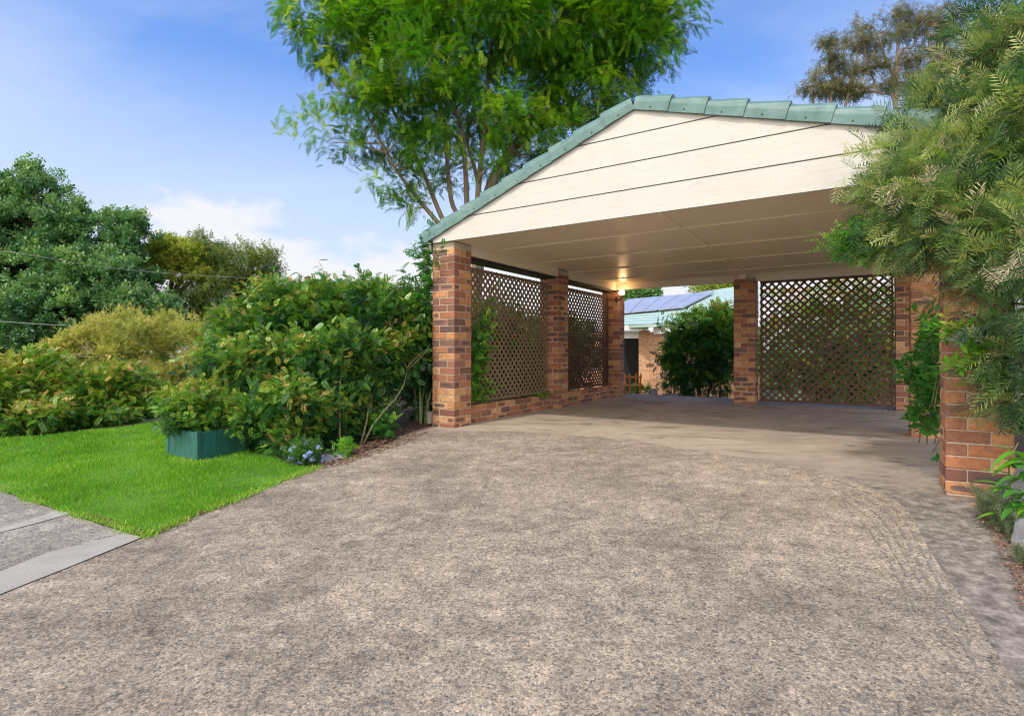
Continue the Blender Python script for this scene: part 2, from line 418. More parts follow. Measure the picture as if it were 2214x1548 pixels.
def lattice(name, axis, fixed, a0, a1, z0, z1, mat, pitch=.0815, sw=.036):
    """two layers of crossed slats in a timber frame; axis 'v' runs deep, 'u' runs across"""
    def P(a, z, off=0): return (fixed + off, a, z) if axis == 'v' else (a, fixed + off, z)
    nrm = (1, 0, 0) if axis == 'v' else (0, 1, 0)
    step = pitch * math.sqrt(2)
    mb = MB(); W = a1 - a0; Hh = z1 - z0
    for sgn, off in ((1, .0), (-1, .0075)):
        t = -Hh if sgn > 0 else 0
        k = 0
        while True:
            s = t + k * step; k += 1
            if s > (W if sgn > 0 else W + Hh): break
            pts = []
            # line a = s + sgn*z
            if sgn > 0: zz0 = max(0, -s); zz1 = min(Hh, W - s)
            else: zz0 = max(0, s - W); zz1 = min(Hh, s)
            if zz1 - zz0 < .04: continue
            w = sw * rng.uniform(.93, 1.07); j = rng.normal(0, .0018)
            p = P(a0 + s + sgn * zz0 + j, z0 + zz0, off); q = P(a0 + s + sgn * zz1 + j, z0 + zz1, off)
            mb.beam(p, q, .0065, w, (Vector(q) - Vector(p)).cross(Vector(nrm)), rng.random())
    o = mb.obj(name, mat, cp)
    fr = MB(); t = .028; fw = .04
    for (p, q) in ((P(a0, z0 + fw / 2, .004), P(a1, z0 + fw / 2, .004)), (P(a0, z1 - fw / 2, .004), P(a1, z1 - fw / 2, .004))):
        fr.beam(p, q, t, fw)
    for a in (a0 + fw / 2, a1 - fw / 2):
        fr.beam(P(a, z0 + fw, .004), P(a, z1 - fw, .004), t, fw, nrm)
    fr.obj('frame', mat, o); return o
lattice('lattice_panel', 'v', -.225, .37, 2.70, .25, 2.055, M['lattice_old'])
lattice('lattice_panel', 'v', -.225, 3.09, 5.28, .25, 2.055, M['lattice'])
lattice('lattice_panel', 'u', 5.28, 2.66, 4.60, .055, 2.165, M['lattice'], .088, .034)

# ceiling sheet, battens, cover strip
mb = MB(); mb.box((.0, -.02, CEIL), (5.25, 5.2, CEIL + .012)); mb.obj('ceiling', M['ceiling'], cp)
for v in (.80, 2.0, 3.2, 4.4, 5.1):
    mb = MB(); mb.box((.03, v - .016, CEIL - .011), (2.53, v + .016, CEIL - .001)); mb.box((2.56, v - .016, CEIL - .011), (5.2, v + .016, CEIL - .001))
    mb.obj('ceiling_batten', M['batten'], cp)
mb = MB(); mb.box((2.53, .0, CEIL - .012), (2.56, 5.15, CEIL - .0015)); mb.obj('ceiling_batten', M['batten'], cp)
mb = MB(); mb.box((-.055, .355, 2.155), (-.002, 2.715, CEIL + .01)); mb.box((-.055, 3.075, 2.155), (-.002, 5.2, CEIL + .01)); mb.obj('side_beam', M['cream'], cp)
mb = MB(); mb.box((.0, 5.2, 2.165), (5.2, 5.262, CEIL + .03)); mb.box((2.36, 5.03, 2.20), (2.47, 5.19, CEIL - .002)); mb.obj('rear_beam', M['cream'], cp)
mb = MB(); mb.box((5.2, .0, 2.155), (5.25, 5.2, CEIL + .01)); mb.obj('side_beam', M['cream'], cp)
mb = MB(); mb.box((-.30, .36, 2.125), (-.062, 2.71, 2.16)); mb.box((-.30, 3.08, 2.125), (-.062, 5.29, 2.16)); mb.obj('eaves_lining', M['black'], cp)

# gable: boards with a dark groove between
AP = (2.30, 3.349); SL, SR = .383, .305
UL, UR = -.30, 5.35
def rake(u): return AP[1] - (AP[0] - u) * SL if u < AP[0] else AP[1] - (u - AP[0]) * SR
def ua(z, left):
    return max(UL, AP[0] - (AP[1] - z) / SL) if left else min(UR, AP[0] + (AP[1] - z) / SR)
lines = [CEIL - .004, 2.545, 2.812, 3.085, AP[1]]
mbg = MB()
for k in range(4):
    z0, z1 = lines[k] + (.0 if k == 0 else .006), lines[k + 1] - (.006 if k < 3 else .001)
    poly = [(ua(z0, True), z0), (ua(z0, False), z0)]
    if k == 3: poly.append((AP[0], AP[1] - .002))
    else:
        if rake(UR) > z0 and k == 0: poly.append((UR, min(z1, rake(UR))))
        poly += [(ua(z1, False), z1), (ua(z1, True), z1)]
        if k == 0 and rake(UL) > z0: poly.append((UL, rake(UL)))
    n = len(poly); fy, by = -.045, -.005
    if k == 0: pass
    vs = [(u, fy, z) for u, z in poly] + [(u, by, z) for u, z in poly]
    fs = [tuple(range(n)), tuple(range(2 * n - 1, n - 1, -1))] + [(i, (i + 1) % n, n + (i + 1) % n, n + i) for i in range(n)]
    mbg.add(vs, fs)
gab = mbg.obj('gable', M['gable'], cp)
mb = MB()
poly = [(UL + .02, CEIL), (UR - .02, CEIL), (UR - .02, rake(UR) - .01), (AP[0], AP[1] - .02), (UL + .02, rake(UL) - .01)]
vs = [(u, -.022, z) for u, z in poly] + [(u, -.001, z) for u, z in poly]
mb.add(vs, [tuple(range(5)), tuple(range(9, 4, -1))] + [(i, (i + 1) % 5, 5 + (i + 1) % 5, 5 + i) for i in range(5)])
mb.obj('groove', plain('groove_shadow_gap', (.20, .15, .10), .9), gab)
mb = MB(); mb.box((3.42, -.0465, 2.824), (3.424, -.0445, 3.0)); mb.obj('board_joint', M['cream'], gab)
mb = MB(); mb.box((2.93, -.0465, 3.092), (2.934, -.0445, 3.145)); mb.obj('board_joint', M['cream'], gab)

for z_ in (2.45, 2.72, 2.99):
    for u_ in np.arange(.1, 5.2, .6):
        if rake(u_) > z_ + .06 and u_ > 0:
            mb = MB(); mb.tube([(u_, -.049, z_), (u_, -.044, z_)], [.0035, .004], 6); mb.obj('nail', M['batten'], gab)
# roof: two tiled slopes made of stepped courses
def roofslope(side):
    mb = MB(); n = 10
    uu = np.linspace(AP[0], UL - .12 if side == 'L' else UR + .12, n + 1)
    for i in range(n):
        a, b = uu[i], uu[i + 1]; za, zb = rake(a) + .045, rake(b) + .045
        prof = [(a, za - .06), (b, zb - .045), (b, zb + .03), (a, za)]
        vs = [(u, v, z) for v in (.02, 5.75) for u, z in prof]
        mb.add(vs, [(0, 1, 2, 3), (7, 6, 5, 4), (0, 4, 5, 1), (1, 5, 6, 2), (2, 6, 7, 3), (3, 7, 4, 0)])
    return mb.obj('roof_slope', M['tile'], cp)
roofslope('L'); roofslope('R')
mb = MB(); mb.box((UL - .22, .03, rake(UL) - .16), (UL - .10, 5.7, rake(UL) - .04)); mb.obj('gutter', M['white'], cp)
# rear gable infill
mb = MB(); vs = [(UL, 5.66, CEIL - .05), (UR, 5.66, CEIL - .05), (UR, 5.66, rake(UR)), (AP[0], 5.66, AP[1] - .03), (UL, 5.66, rake(UL))]
vs += [(a, 5.70, c) for a, b, c in vs]
mb.add(vs, [tuple(range(5)), tuple(range(9, 4, -1))] + [(i, (i + 1) % 5, 5 + (i + 1) % 5, 5 + i) for i in range(5)]); mb.obj('rear_gable', M['cream'], cp)
# verge tiles: folded caps that overlap uphill, raised at their lower end
def verge(ua_, ub_, first):
    """ua_ uphill end, ub_ downhill end"""
    za, zb = rake(ua_), rake(ub_); ln = math.hypot(ub_ - ua_, zb - za)
    dx, dz = (ub_ - ua_) / ln, (zb - za) / ln
    ext = .0 if first else .03
    A = np.array([ua_ - dx * ext, za - dz * ext]); B = np.array([ub_ + dx * .012, zb + dz * .012])
    nx, nz = (dz, -dx) if dx < 0 else (-dz, dx)
    if nz < 0: nx, nz = -nx, -nz
    nn = np.array([nx, nz])
    def sec(P, top, bot, fr):
        # outer front face, rounded shoulder, top going back
        o = [(-fr, bot), (-fr - .004, (bot + top) / 2), (-fr + .002, top - .03), (-fr + .02, top - .006), (-fr + .05, top), (.13, top - .005), (.13, top - .03), (-fr + .05, top - .022), (-fr + .018, top - .04), (-fr + .014, bot)]
        return [(P[0] + nn[0] * h, y, P[1] + nn[1] * h) for y, h in o]
    mb = MB(); s1 = sec(A, .110, -.030, .074); s2 = sec(B, .142, -.028, .088); n = len(s1)
    fs = [(i, (i + 1) % n, n + (i + 1) % n, n + i) for i in range(n)] + [tuple(range(n))[::-1], tuple(range(n, 2 * n))]
    mb.add(s1 + s2, fs)
    o = mb.obj('verge_tile', M['tile'], cp)
    for p in o.data.polygons: p.use_smooth = False
    s = MB(); c = A * .5 + B * .5; s.tube([(c[0], -.088, c[1] + .0), (c[0], -.079, c[1] + .0)], [.007, .008], 8); s.obj('screw', M['metal'], o)
ls = np.linspace(AP[0], UL - .10, 10)
for i in range(9): verge(ls[i], ls[i + 1], i == 0)
rs = [AP[0]]
while rs[-1] < UR + .05: rs.append(rs[-1] + .335)
for i in range(len(rs) - 1): verge(rs[i], rs[i + 1], i == 0)

# ------------------------------------------------------------------ wall lamp (lit)
lp = L(.02, 5.24, 0); LZ = 2.10
lamp = empty('wall_lamp', (lp[0], lp[1], LZ - .12), ROTZ, 'glowing round wall lamp high on the far left brick pillar', 'lamp')
mb = MB(); mb.tube([(-.02, 0, .0), (.05, -.02, -.02), (.09, -.03, .03), (.09, -.03, .07)], [.012, .012, .012, .028], 8); mb.tube([(-.02, 0, .05), (-.02, 0, -.06)], [.03, .025], 8)
mb.obj('bracket', M['metal'], lamp)
bm = bmesh.new(); bmesh.ops.create_uvsphere(bm, u_segments=20, v_segments=12, radius=.062)
for v in bm.verts: v.co.z *= .9
me = bpy.data.meshes.new('globe'); bm.to_mesh(me); bm.free()
m, nt, b, out = newmat('lamp_glass'); b.inputs['Emission Color'].default_value = (1, .62, .28, 1); b.inputs['Emission Strength'].default_value = 9
b.inputs['Base Color'].default_value = (.9, .8, .6, 1)
g = link('globe', me, m, lamp); g.location = (.09, -.03, .12)
for p in me.polygons: p.use_smooth = True
ld = bpy.data.lights.new('lamp_bulb', 'POINT'); ld.energy = 3.2; ld.color = (1, .60, .28); ld.shadow_soft_size = .07
lo = bpy.data.objects.new('lamp_bulb', ld); COL.objects.link(lo); lo.parent = lamp; lo.location = (.16, -.12, .10)

# ------------------------------------------------------------------ foliage tools
def frond(pairs, width, lw, fwd=.6, droop=.25, lift=.1, taper=.5, rach=.012, start=.12):
    """pinnate leaf along +X, unit length"""
    V = []; F = []
    def q(a, b, c, d):
        i = len(V); V.extend([a, b, c, d]); F.append((i, i + 1, i + 2, i + 3))
    def rz(t): return -droop * t * t
    K = 3
    for k in range(K):
        t0, t1 = k / K, (k + 1) / K; w0, w1 = rach * (1 - t0 * .7), rach * (1 - t1 * .7)
        q((t0, -w0, rz(t0)), (t1, -w1, rz(t1)), (t1, w1, rz(t1)), (t0, w0, rz(t0)))
    for k in range(pairs):
        t = start + (1 - start) * (k + .5) / pairs
        ll = width * (1 - taper * abs(t - .45) / .55)
        for s in (-1, 1):
            an = fwd + .12 * math.sin(k * 2.3 + s); c, sn = math.sin(an), math.cos(an) * s
            b = np.array((t, 0, rz(t))); tip = b + ll * np.array((c, sn, lift - .25 * (k % 2) * lift))
            mid = b * .5 + tip * .5; nrm = np.array((-sn, c, 0)) * lw
            q(b, mid + nrm, tip, mid - nrm)
    return np.array(V, float), np.array(F, int)
def spray(n, ll, lw, spread=1., seed=0, length=1., fold=.25):
    """twig along +X with simple leaves set around it"""
    r = np.random.default_rng(seed); V = []; F = []
    for k in range(n):
        t = (k + .7) / n * length; an = k * 2.4
        side = np.array((0, math.cos(an), math.sin(an) * .6 + .25))
        d = np.array((.55, 0, 0)) + side * spread; d /= np.linalg.norm(d)
        b = np.array((t, 0, 0)); l = ll * r.uniform(.75, 1.15); tip = b + d * l
        nr = np.cross(d, np.array((r.uniform(-.5, .5), r.uniform(-.5, .5), 1.))); nr /= np.linalg.norm(nr)
        up = np.cross(nr, d)
        m = b + d * l * .5; i = len(V)
        V += [b, m + nr * lw * l + up * fold * lw * l, tip, m - nr * lw * l + up * fold * lw * l]; F.append((i, i + 1, i + 2, i + 3))
    i = len(V); w = .012 * length
    V += [(0, -w, 0), (length, -w * .4, 0), (length, w * .4, 0), (0, w, 0)]; F.append((i, i + 1, i + 2, i + 3))
    return np.array(V, float), np.array(F, int)
def scatter_mesh(name, templ, pos, dirs, scale, tint, jit=.06, roll=None, flat=1.):
    """merge copies of a template: pos, dirs (N,3), scale, tint (N,)"""
    n = len(pos)
    dirs = dirs / (np.linalg.norm(dirs, axis=1, keepdims=True) + 1e-9)
    up = rng.normal(0, .45, (n, 3)) + np.array([0, 0, flat])
    y = np.cross(up, dirs); y /= (np.linalg.norm(y, axis=1, keepdims=True) + 1e-9); z = np.cross(dirs, y)
    Rm = np.stack([dirs, y, z], axis=2)          # columns
    tl = templ if isinstance(templ, list) else [templ]
    which = rng.integers(0, len(tl), n); Vs = []; Fs = []; Ts = []; base = 0
    for ti, (V, F) in enumerate(tl):
        sel = np.where(which == ti)[0]
        if not len(sel): continue
        W = np.einsum('nij,vj->nvi', Rm[sel], V) * scale[sel][:, None, None] + pos[sel][:, None, :]
        nv = len(V); Vs.append(W.reshape(-1, 3))
        Fs.append((F[None] + (np.arange(len(sel)) * nv)[:, None, None]).reshape(-1, 4) + base); base += nv * len(sel)
        lj = np.repeat(rng.normal(0, jit, (len(sel), nv // 4)), 4, axis=1)
        Ts.append((tint[sel][:, None] + lj).reshape(-1))
    V = np.concatenate(Vs); F = np.concatenate(Fs); T = np.clip(np.concatenate(Ts), 0, 1)
    me = bpy.data.meshes.new(name)
    me.vertices.add(len(V)); me.vertices.foreach_set('co', V.astype(np.float32).ravel())
    me.loops.add(F.size); me.loops.foreach_set('vertex_index', F.astype(np.int32).ravel())
    me.polygons.add(len(F)); me.polygons.foreach_set('loop_start', np.arange(0, F.size, 4, dtype=np.int32))
    at = me.attributes.new('rnd', 'FLOAT', 'POINT'); at.data.foreach_set('value', T.astype(np.float32))
    me.update(calc_edges=True); return me
def blob(cx, cy, rx, ry, Z, rd=None, w=1., tint=0.):
    """ellipsoid of foliage: centre and half sizes read off the photo at a real distance, depth radius in metres"""
    c = px(cx, cy, Z); a = rx * Z / FPX; b = ry * Z / FPX
    return (c, np.array([a, rd if rd is not None else (a + b) / 2, b]), w, tint)
def lumpy(blobs, k=3, f=.34, w=.5):
    o = list(blobs)
    for (c, r, ww, t) in blobs:
        for _ in range(k):
            d = rng.normal(0, 1, 3); d[2] = abs(d[2]) * .8; d /= np.linalg.norm(d)
            o.append((c + d * r * rng.uniform(.85, 1.15), r * rng.uniform(.6, 1.3) * f, ww * w * 1.6, t + rng.normal(0, .06)))
    return o
def clumps(blobs, per_m3=None, total=400, shell=.5):
    wt = np.array([b[1].prod() ** .72 * b[2] for b in blobs]); wt /= wt.sum()
    cnt = rng.multinomial(total, wt); P = []; D = []; T = []
    for (c, r, w, t), k in zip(blobs, cnt):
        d = rng.normal(0, 1, (k, 3)); d /= np.linalg.norm(d, axis=1, keepdims=True)
        rad = shell + (1 - shell) * rng.random(k) ** .6; rad *= rng.uniform(.82, 1.08, k)
        P.append(c + d * rad[:, None] * r); o = d / r; o /= np.linalg.norm(o, axis=1, keepdims=True)
        D.append(o); T.append(np.full(k, t))
    return np.concatenate(P), np.concatenate(D), np.concatenate(T)
def crown(name, blobs, mat, templ, nclump, per, cr, size, parent, out=.7, rand=.6, up=.1, tint=(.35, .22), top=.15, shell=.5, ltj=.06, flat=1., clip=None, hot=(0., 0.)):
    P, D, T = clumps(blobs, total=nclump, shell=shell)
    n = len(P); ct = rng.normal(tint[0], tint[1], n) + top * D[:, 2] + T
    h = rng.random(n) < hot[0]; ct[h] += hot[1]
    pos = np.repeat(P, per, 0) + rng.normal(0, 1, (n * per, 3)) * cr * np.array([1, 1, .7])
    cd = D + rng.normal(0, .35, D.shape)
    dr = np.repeat(cd, per, 0) * out + rng.normal(0, rand, (n * per, 3)) + np.array([0, 0, up])
    sc = size * rng.uniform(.65, 1.25, n * per); tt = np.repeat(ct, per) + rng.normal(0, .07, n * per)
    if clip is not None:
        k = clip(pos); pos, dr, sc, tt = pos[k], dr[k], sc[k], tt[k]
    me = scatter_mesh(name, templ, pos, dr, sc, tt, ltj, flat=flat)
    o = link(name, me, mat, parent); return o, P
def off(parent_loc, arr): return arr - np.array(parent_loc)
def limb(mb, a, b, r0, r1, bend=.12, n=6, sides=6, sag=0.):
    a = np.array(a, float); b = np.array(b, float); ln = np.linalg.norm(b - a)
    k1 = rng.normal(0, bend * ln, 3); k2 = rng.normal(0, bend * ln * .4, 3)
    pts = []; rs = []
    for i in range(n + 1):
        t = i / n; p = a + (b - a) * t + k1 * math.sin(math.pi * t) * .5 + k2 * math.sin(2 * math.pi * t) * .5
        p[2] -= sag * math.sin(math.pi * t); pts.append(p); rs.append(r0 + (r1 - r0) * t)
    mb.tube(pts, rs, sides); return pts
def branches(mb, pts_src, targets, r0=.03, r1=.006, bend=.08):
    S = np.array(pts_src)
    for t in targets:
        w = np.linalg.norm(S - t, axis=1) + np.where(S[:, 2] > t[2] - .05, .8, 0) * 1.2
        a = S[np.argmin(w)]
        limb(mb, a, t, r0, r1, bend, 5, 4)

LF = {
 'feather': leafmat('feathery_leaf', [(0, (.02, .08, .006)), (.3, (.05, .18, .008)), (.6, (.13, .33, .012)), (.85, (.32, .54, .02)), (1, (.52, .62, .04))], .45, .42),
 'maple': leafmat('blue_green_leaf', [(0, (.045, .12, .05)), (.4, (.10, .23, .085)), (.75, (.20, .36, .13)), (1, (.34, .48, .16))], .42, .35),
 'olive': leafmat('olive_leaf', [(0, (.05, .085, .018)), (.5, (.13, .19, .035)), (1, (.30, .34, .07))], .5, .35),
 'lime': leafmat('lime_leaf', [(0, (.16, .22, .03)), (.5, (.34, .42, .05)), (1, (.56, .56, .10))], .5, .35),
 'golden': leafmat('golden_needle', [(0, (.22, .24, .05)), (.4, (.42, .42, .09)), (.8, (.62, .58, .15)), (1, (.75, .60, .26))], .55, .4),
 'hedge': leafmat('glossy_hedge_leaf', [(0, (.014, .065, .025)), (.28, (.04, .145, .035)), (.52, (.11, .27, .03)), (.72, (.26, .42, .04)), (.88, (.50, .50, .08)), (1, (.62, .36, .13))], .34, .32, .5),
 'gum': leafmat('gum_leaf', [(0, (.07, .08, .035)), (.5, (.17, .17, .075)), (1, (.34, .31, .15))], .5, .25),
 'grev': leafmat('lacy_leaf', [(0, (.022, .07, .035)), (.3, (.07, .16, .065)), (.55, (.17, .28, .09)), (.78, (.42, .48, .13)), (.92, (.58, .57, .25)), (1, (.66, .56, .42))], .42, .38, .5),
 'bright': leafmat('bright_leaf', [(0, (.03, .14, .03)), (.4, (.08, .29, .035)), (.8, (.24, .52, .04)), (1, (.52, .60, .06))], .38, .35, .5),
 'sedge': leafmat('grey_green_needle', [(0, (.08, .12, .06)), (.5, (.18, .24, .12)), (1, (.38, .38, .26))], .6, .3),
 'flower': leafmat('pale_blue_petal', [(0, (.20, .28, .70)), (1, (.42, .52, .90))], .5, .3),
 'litter': leafmat('dry_leaf', [(0, (.12, .05, .03)), (.5, (.25, .11, .06)), (1, (.42, .25, .14))], .8, .1),
}
T_feather = [frond(7, .26, .05, .6, .25, .05), frond(6, .30, .055, .5, .4, .0)]
T_broad = [spray(7, .55, .28, 1., s) for s in range(3)]
T_small = [spray(9, .3, .24, 1., s) for s in range(3)]
T_pinn = [frond(7, .30, .075, .45, .25, .08, .35), frond(6, .34, .085, .35, .45, .05, .3)]
T_needle = [spray(16, .45, .06, .8, s) for s in range(3)]
T_hang = [spray(8, .5, .09, .5, s) for s in range(3)]
T_lacy = [frond(8, .44, .021, .78, .22, .16, .55, .014, .06), frond(8, .48, .022, .85, .40, .10, .6, .014, .06), frond(9, .40, .019, .7, .1, .2, .5, .013, .06)]

def tree(name, base, label, cat, blobs, leaf, templ, nclump, per, cr, size, barkm, stems, group=None, sub=60, r0=.03, r1=.008, **kw):
    t = empty(name, base, 0, label, cat, group)
    co, P = crown('crown', [(b[0] - base, b[1], b[2], b[3]) for b in blobs], leaf, templ, nclump, per, cr, size, t, **kw)
    mb = MB(); src = []
    for pts, ra, rb in stems:
        p = smoothline([np.array(q) - base for q in pts], 5); k = len(p)
        mb.tube(p, [ra + (rb - ra) * i / (k - 1) for i in range(k)], 8); src += p[k // 3:]
    sel = P[rng.permutation(len(P))[:sub]]
    branches(mb, src, sel, r0, r1)
    mb.obj('trunk', barkm, t, True); return t

# --- the big feathery tree behind the carport
Zt = 11.3
B = lambda *a, **k: blob(*a, **k)
gb = px(1010, 470, Zt); gb = np.array([gb[0], gb[1], gz(gb[0], gb[1]) - .05])
bl = [B(690, 40, 105, 80, Zt - .5, .9, .8), B(770, 90, 110, 90, Zt - .8, 1.0, .8), B(860, 40, 150, 110, Zt - 1, 1.2), B(900, 150, 130, 80, Zt - 1.2, 1., .9), B(1050, 30, 170, 110, Zt - 1, 1.4), B(1200, 40, 160, 130, Zt, 1.5),
      B(1330, 60, 130, 110, Zt, 1.4), B(1420, 20, 95, 90, Zt, 1.1, .8), B(1390, 120, 80, 60, Zt, .9, .7), B(850, 240, 120, 60, Zt - .6, .9, .8), B(700, 262, 85, 38, Zt - .3, .6, .45, .06), B(650, 300, 45, 25, Zt - .3, .4, .25, .1),
      B(790, 310, 95, 50, Zt, .8, .6), B(860, 385, 75, 45, Zt, .7, .5), B(890, 445, 45, 22, Zt, .5, .5), B(960, 250, 100, 70, Zt + .6, 1.1, .6), B(1100, 200, 140, 110, Zt + .6, 1.3, .8), B(1250, 190, 130, 90, Zt + .4, 1.2, .8),
      B(960, 385, 60, 45, Zt + .9, .5, .5), B(890, 410, 60, 30, Zt - .2, .4, .4), B(1040, 330, 60, 40, Zt - .9, .3, .35), B(940, 300, 60, 40, Zt - .9, .4, .5), B(1090, 250, 90, 50, Zt - 1.1, .5, .6), B(1010, 190, 90, 50, Zt - 1.3, .5, .7), B(1170, 250, 70, 50, Zt - .5, .5, .6), B(900, 330, 50, 30, Zt - .8, .3, .6), B(760, 200, 70, 50, Zt - .8, .5, .7),
      B(1190, 300, 120, 60, Zt + .8, 1., .9), B(1300, 230, 90, 60, Zt + .3, .9, .7), B(1080, 350, 70, 40, Zt + .8, .8, .4), B(1000, -90, 420, 110, Zt, 2.2, .7), B(1300, -80, 220, 100, Zt, 1.8, .7)]
def S(*pp, Z=Zt): return [gb] + [px(x, y, Z + dz) for x, y, dz in pp]
tree('feathery_tree', gb, 'tall spreading feathery green tree with many pale stems rising behind the carport roof', 'tree', bl, LF['feather'], T_feather, 2700, 16, .13, .22, M['bark'],
     [(S((975, 520, 0), (945, 480, 0), (880, 400, -.2), (835, 330, -.5), (780, 220, -.7)), .065, .02), (S((985, 520, 0), (955, 470, .1), (905, 350, .2), (855, 250, 0), (800, 120, -.4)), .07, .02),
      (S((1000, 520, 0), (975, 430, .2), (962, 300, .2), (940, 150, 0), (900, 20, -.3)), .065, .02), (S((1010, 520, 0), (1008, 400, 0), (1000, 300, -.2), (975, 190, -.4), (960, 60, -.6)), .07, .025),
      (S((1030, 520, 0), (1035, 400, -.1), (1050, 260, -.2), (1060, 120, -.3), (1080, -20, -.3)), .08, .025), (S((1040, 520, .3), (1060, 400, .4), (1120, 300, .5), (1190, 190, .5), (1280, 60, .3)), .13, .03),
      (S((1040, 500, .1), (1030, 380, .3), (1010, 300, .5), (1030, 180, .5), (1000, 60, .5)), .055, .02), (S((1050, 500, .4), (1080, 380, .6), (1160, 280, .6), (1290, 180, .4), (1390, 90, .2)), .07, .02)],
     sub=260, r0=.026, r1=.006, out=.7, rand=.42, up=.10, tint=(.50, .20), top=.18, shell=.25, hot=(.16, .35), flat=2.2)

# --- trees far left
Zl = 24
def gbase(x, Z):
    p = px(x, 760, Z); return np.array([p[0], p[1], gz(p[0], p[1]) - .1])
b0 = gbase(120, Zl)
bl = [B(15, 440, 34, 40, Zl, 1.), B(25, 395, 18, 20, Zl, .5), B(75, 372, 20, 20, Zl, .5, 1.), B(95, 410, 32, 22, Zl, .7), B(35, 372, 10, 5, Zl, .2), B(145, 465, 36, 36, Zl, .9), B(140, 425, 8, 8, Zl, .2), B(60, 510, 90, 62, Zl - .5, 1.8), B(125, 530, 40, 40, Zl, 1.), B(60, 620, 110, 90, Zl - 1, 2), B(190, 610, 80, 70, Zl - 1, 1.6),
      B(262, 495, 26, 28, Zl, .7, 1.1), B(298, 478, 10, 14, Zl, .4, 1.), B(285, 530, 28, 36, Zl, .8), B(242, 575, 40, 30, Zl, .8), B(230, 530, 26, 26, Zl, .7, .8), B(270, 610, 60, 55, Zl - .6, 1.3), B(160, 690, 120, 60, Zl - 1.5, 1.8), B(290, 680, 70, 55, Zl - 1.2, 1.4), B(345, 690, 40, 45, Zl - 1, 1., .8), B(20, 740, 110, 50, Zl - 1.8, 1.5), B(-90, 560, 130, 130, Zl, 2.5), B(240, 750, 120, 50, Zl - 1, 1.5)]
tree('broad_tree', b0, 'large dark blue green tree at the far left with ragged pointed tops', 'tree', lumpy(bl, 4, .32), LF['maple'], T_broad, 1500, 20, .17, .29, M['bark_dark'],
     [([b0, px(125, 740, Zl), px(110, 640, Zl), px(80, 520, Zl), px(80, 400, Zl)], .35, .06), ([b0, px(150, 740, Zl), px(200, 660, Zl), px(260, 560, Zl), px(265, 490, Zl)], .25, .05)],
     sub=60, r0=.07, r1=.02, tint=(.45, .18), top=.28, shell=.72, rand=.6, up=.15)
Z2 = 26; b1 = gbase(345, Z2)
bl = [B(330, 552, 26, 10, Z2, .8, 1), B(370, 532, 40, 9, Z2, 1.2, 1.2), B(415, 545, 34, 9, Z2, 1.2, 1), B(350, 572, 34, 8, Z2, .8, .8), B(405, 570, 40, 8, Z2, .9, .9), B(430, 592, 26, 8, Z2, .8, .8), B(385, 600, 24, 7, Z2, .7, .6), B(325, 590, 20, 14, Z2, .6, .7)]
tree('umbrella_tree', b1, 'pale lime flat topped tree with bare forked branches between two darker trees', 'tree', bl, LF['lime'], T_broad, 330, 10, .13, .24, M['bark_dark'],
     [([b1, px(352, 700, Z2), px(362, 660, Z2), px(390, 610, Z2), px(425, 570, Z2)], .22, .07), ([b1, px(352, 700, Z2), px(360, 660, Z2), px(372, 600, Z2), px(355, 555, Z2)], .2, .06), ([px(362, 655, Z2), px(400, 620, Z2), px(440, 590, Z2)], .12, .05)],
     sub=26, r0=.06, r1=.02, tint=(.65, .2), top=.3, shell=.3)
Z3 = 27; b2 = gbase(480, Z3)
bl = [B(455, 560, 45, 40, Z3, 1.2), B(440, 535, 20, 22, Z3, .6, .8), B(500, 570, 50, 45, Z3, 1.2), B(545, 600, 42, 50, Z3, 1.2), B(570, 590, 26, 45, Z3, .9, .9), B(430, 620, 50, 50, Z3, 1.4), B(500, 650, 80, 50, Z3, 1.6), B(400, 680, 60, 40, Z3 - .5, 1.4), B(540, 690, 90, 40, Z3, 1.5), B(450, 705, 90, 35, Z3 - .5, 1.5)]
tree('olive_tree', b2, 'rounded dark olive tree just left of the open sky above the hedge', 'tree', lumpy(bl, 4, .32), LF['olive'], T_small, 560, 17, .22, .36, M['bark_dark'],
     [([b2, px(480, 720, Z3), px(475, 650, Z3), px(460, 580, Z3), px(440, 535, Z3)], .25, .05), ([b2, px(485, 720, Z3), px(505, 640, Z3), px(540, 580, Z3)], .2, .05)],
     sub=50, r0=.06, r1=.02, tint=(.5, .2), top=.3, shell=.5)

# --- golden shrub, spreading, in front of them
Zg = 10.5; b3 = gbase(385, Zg)
bl = []
for x_, y_, rx_, ry_ in ((120, 765, 26, 14), (150, 742, 30, 16), (185, 722, 26, 16), (215, 712, 26, 18), (240, 735, 30, 16), (270, 700, 26, 20), (300, 712, 26, 20), (330, 720, 26, 24), (360, 702, 24, 20), (385, 735, 26, 24), (410, 712, 24, 20), (440, 735, 30, 26), (470, 750, 30, 30), (350, 755, 30, 16), (290, 748, 36, 14), (200, 752, 34, 12), (430, 780, 30, 22), (470, 800, 34, 30), (455, 840, 34, 26), (400, 800, 20, 14), (105, 785, 22, 8), (490, 790, 30, 30), (470, 870, 30, 24), (500, 730, 24, 20), (330, 790, 30, 14), (280, 775, 30, 12), (365, 835, 26, 24), (415, 850, 34, 26), (345, 810, 24, 16), (230, 770, 30, 10), (160, 765, 34, 12)):
    bl.append(B(x_ + rng.normal(0, 4), y_ + rng.normal(0, 4), rx_, ry_, Zg + rng.normal(0, .3), .28, 1, rng.normal(0, .08)))
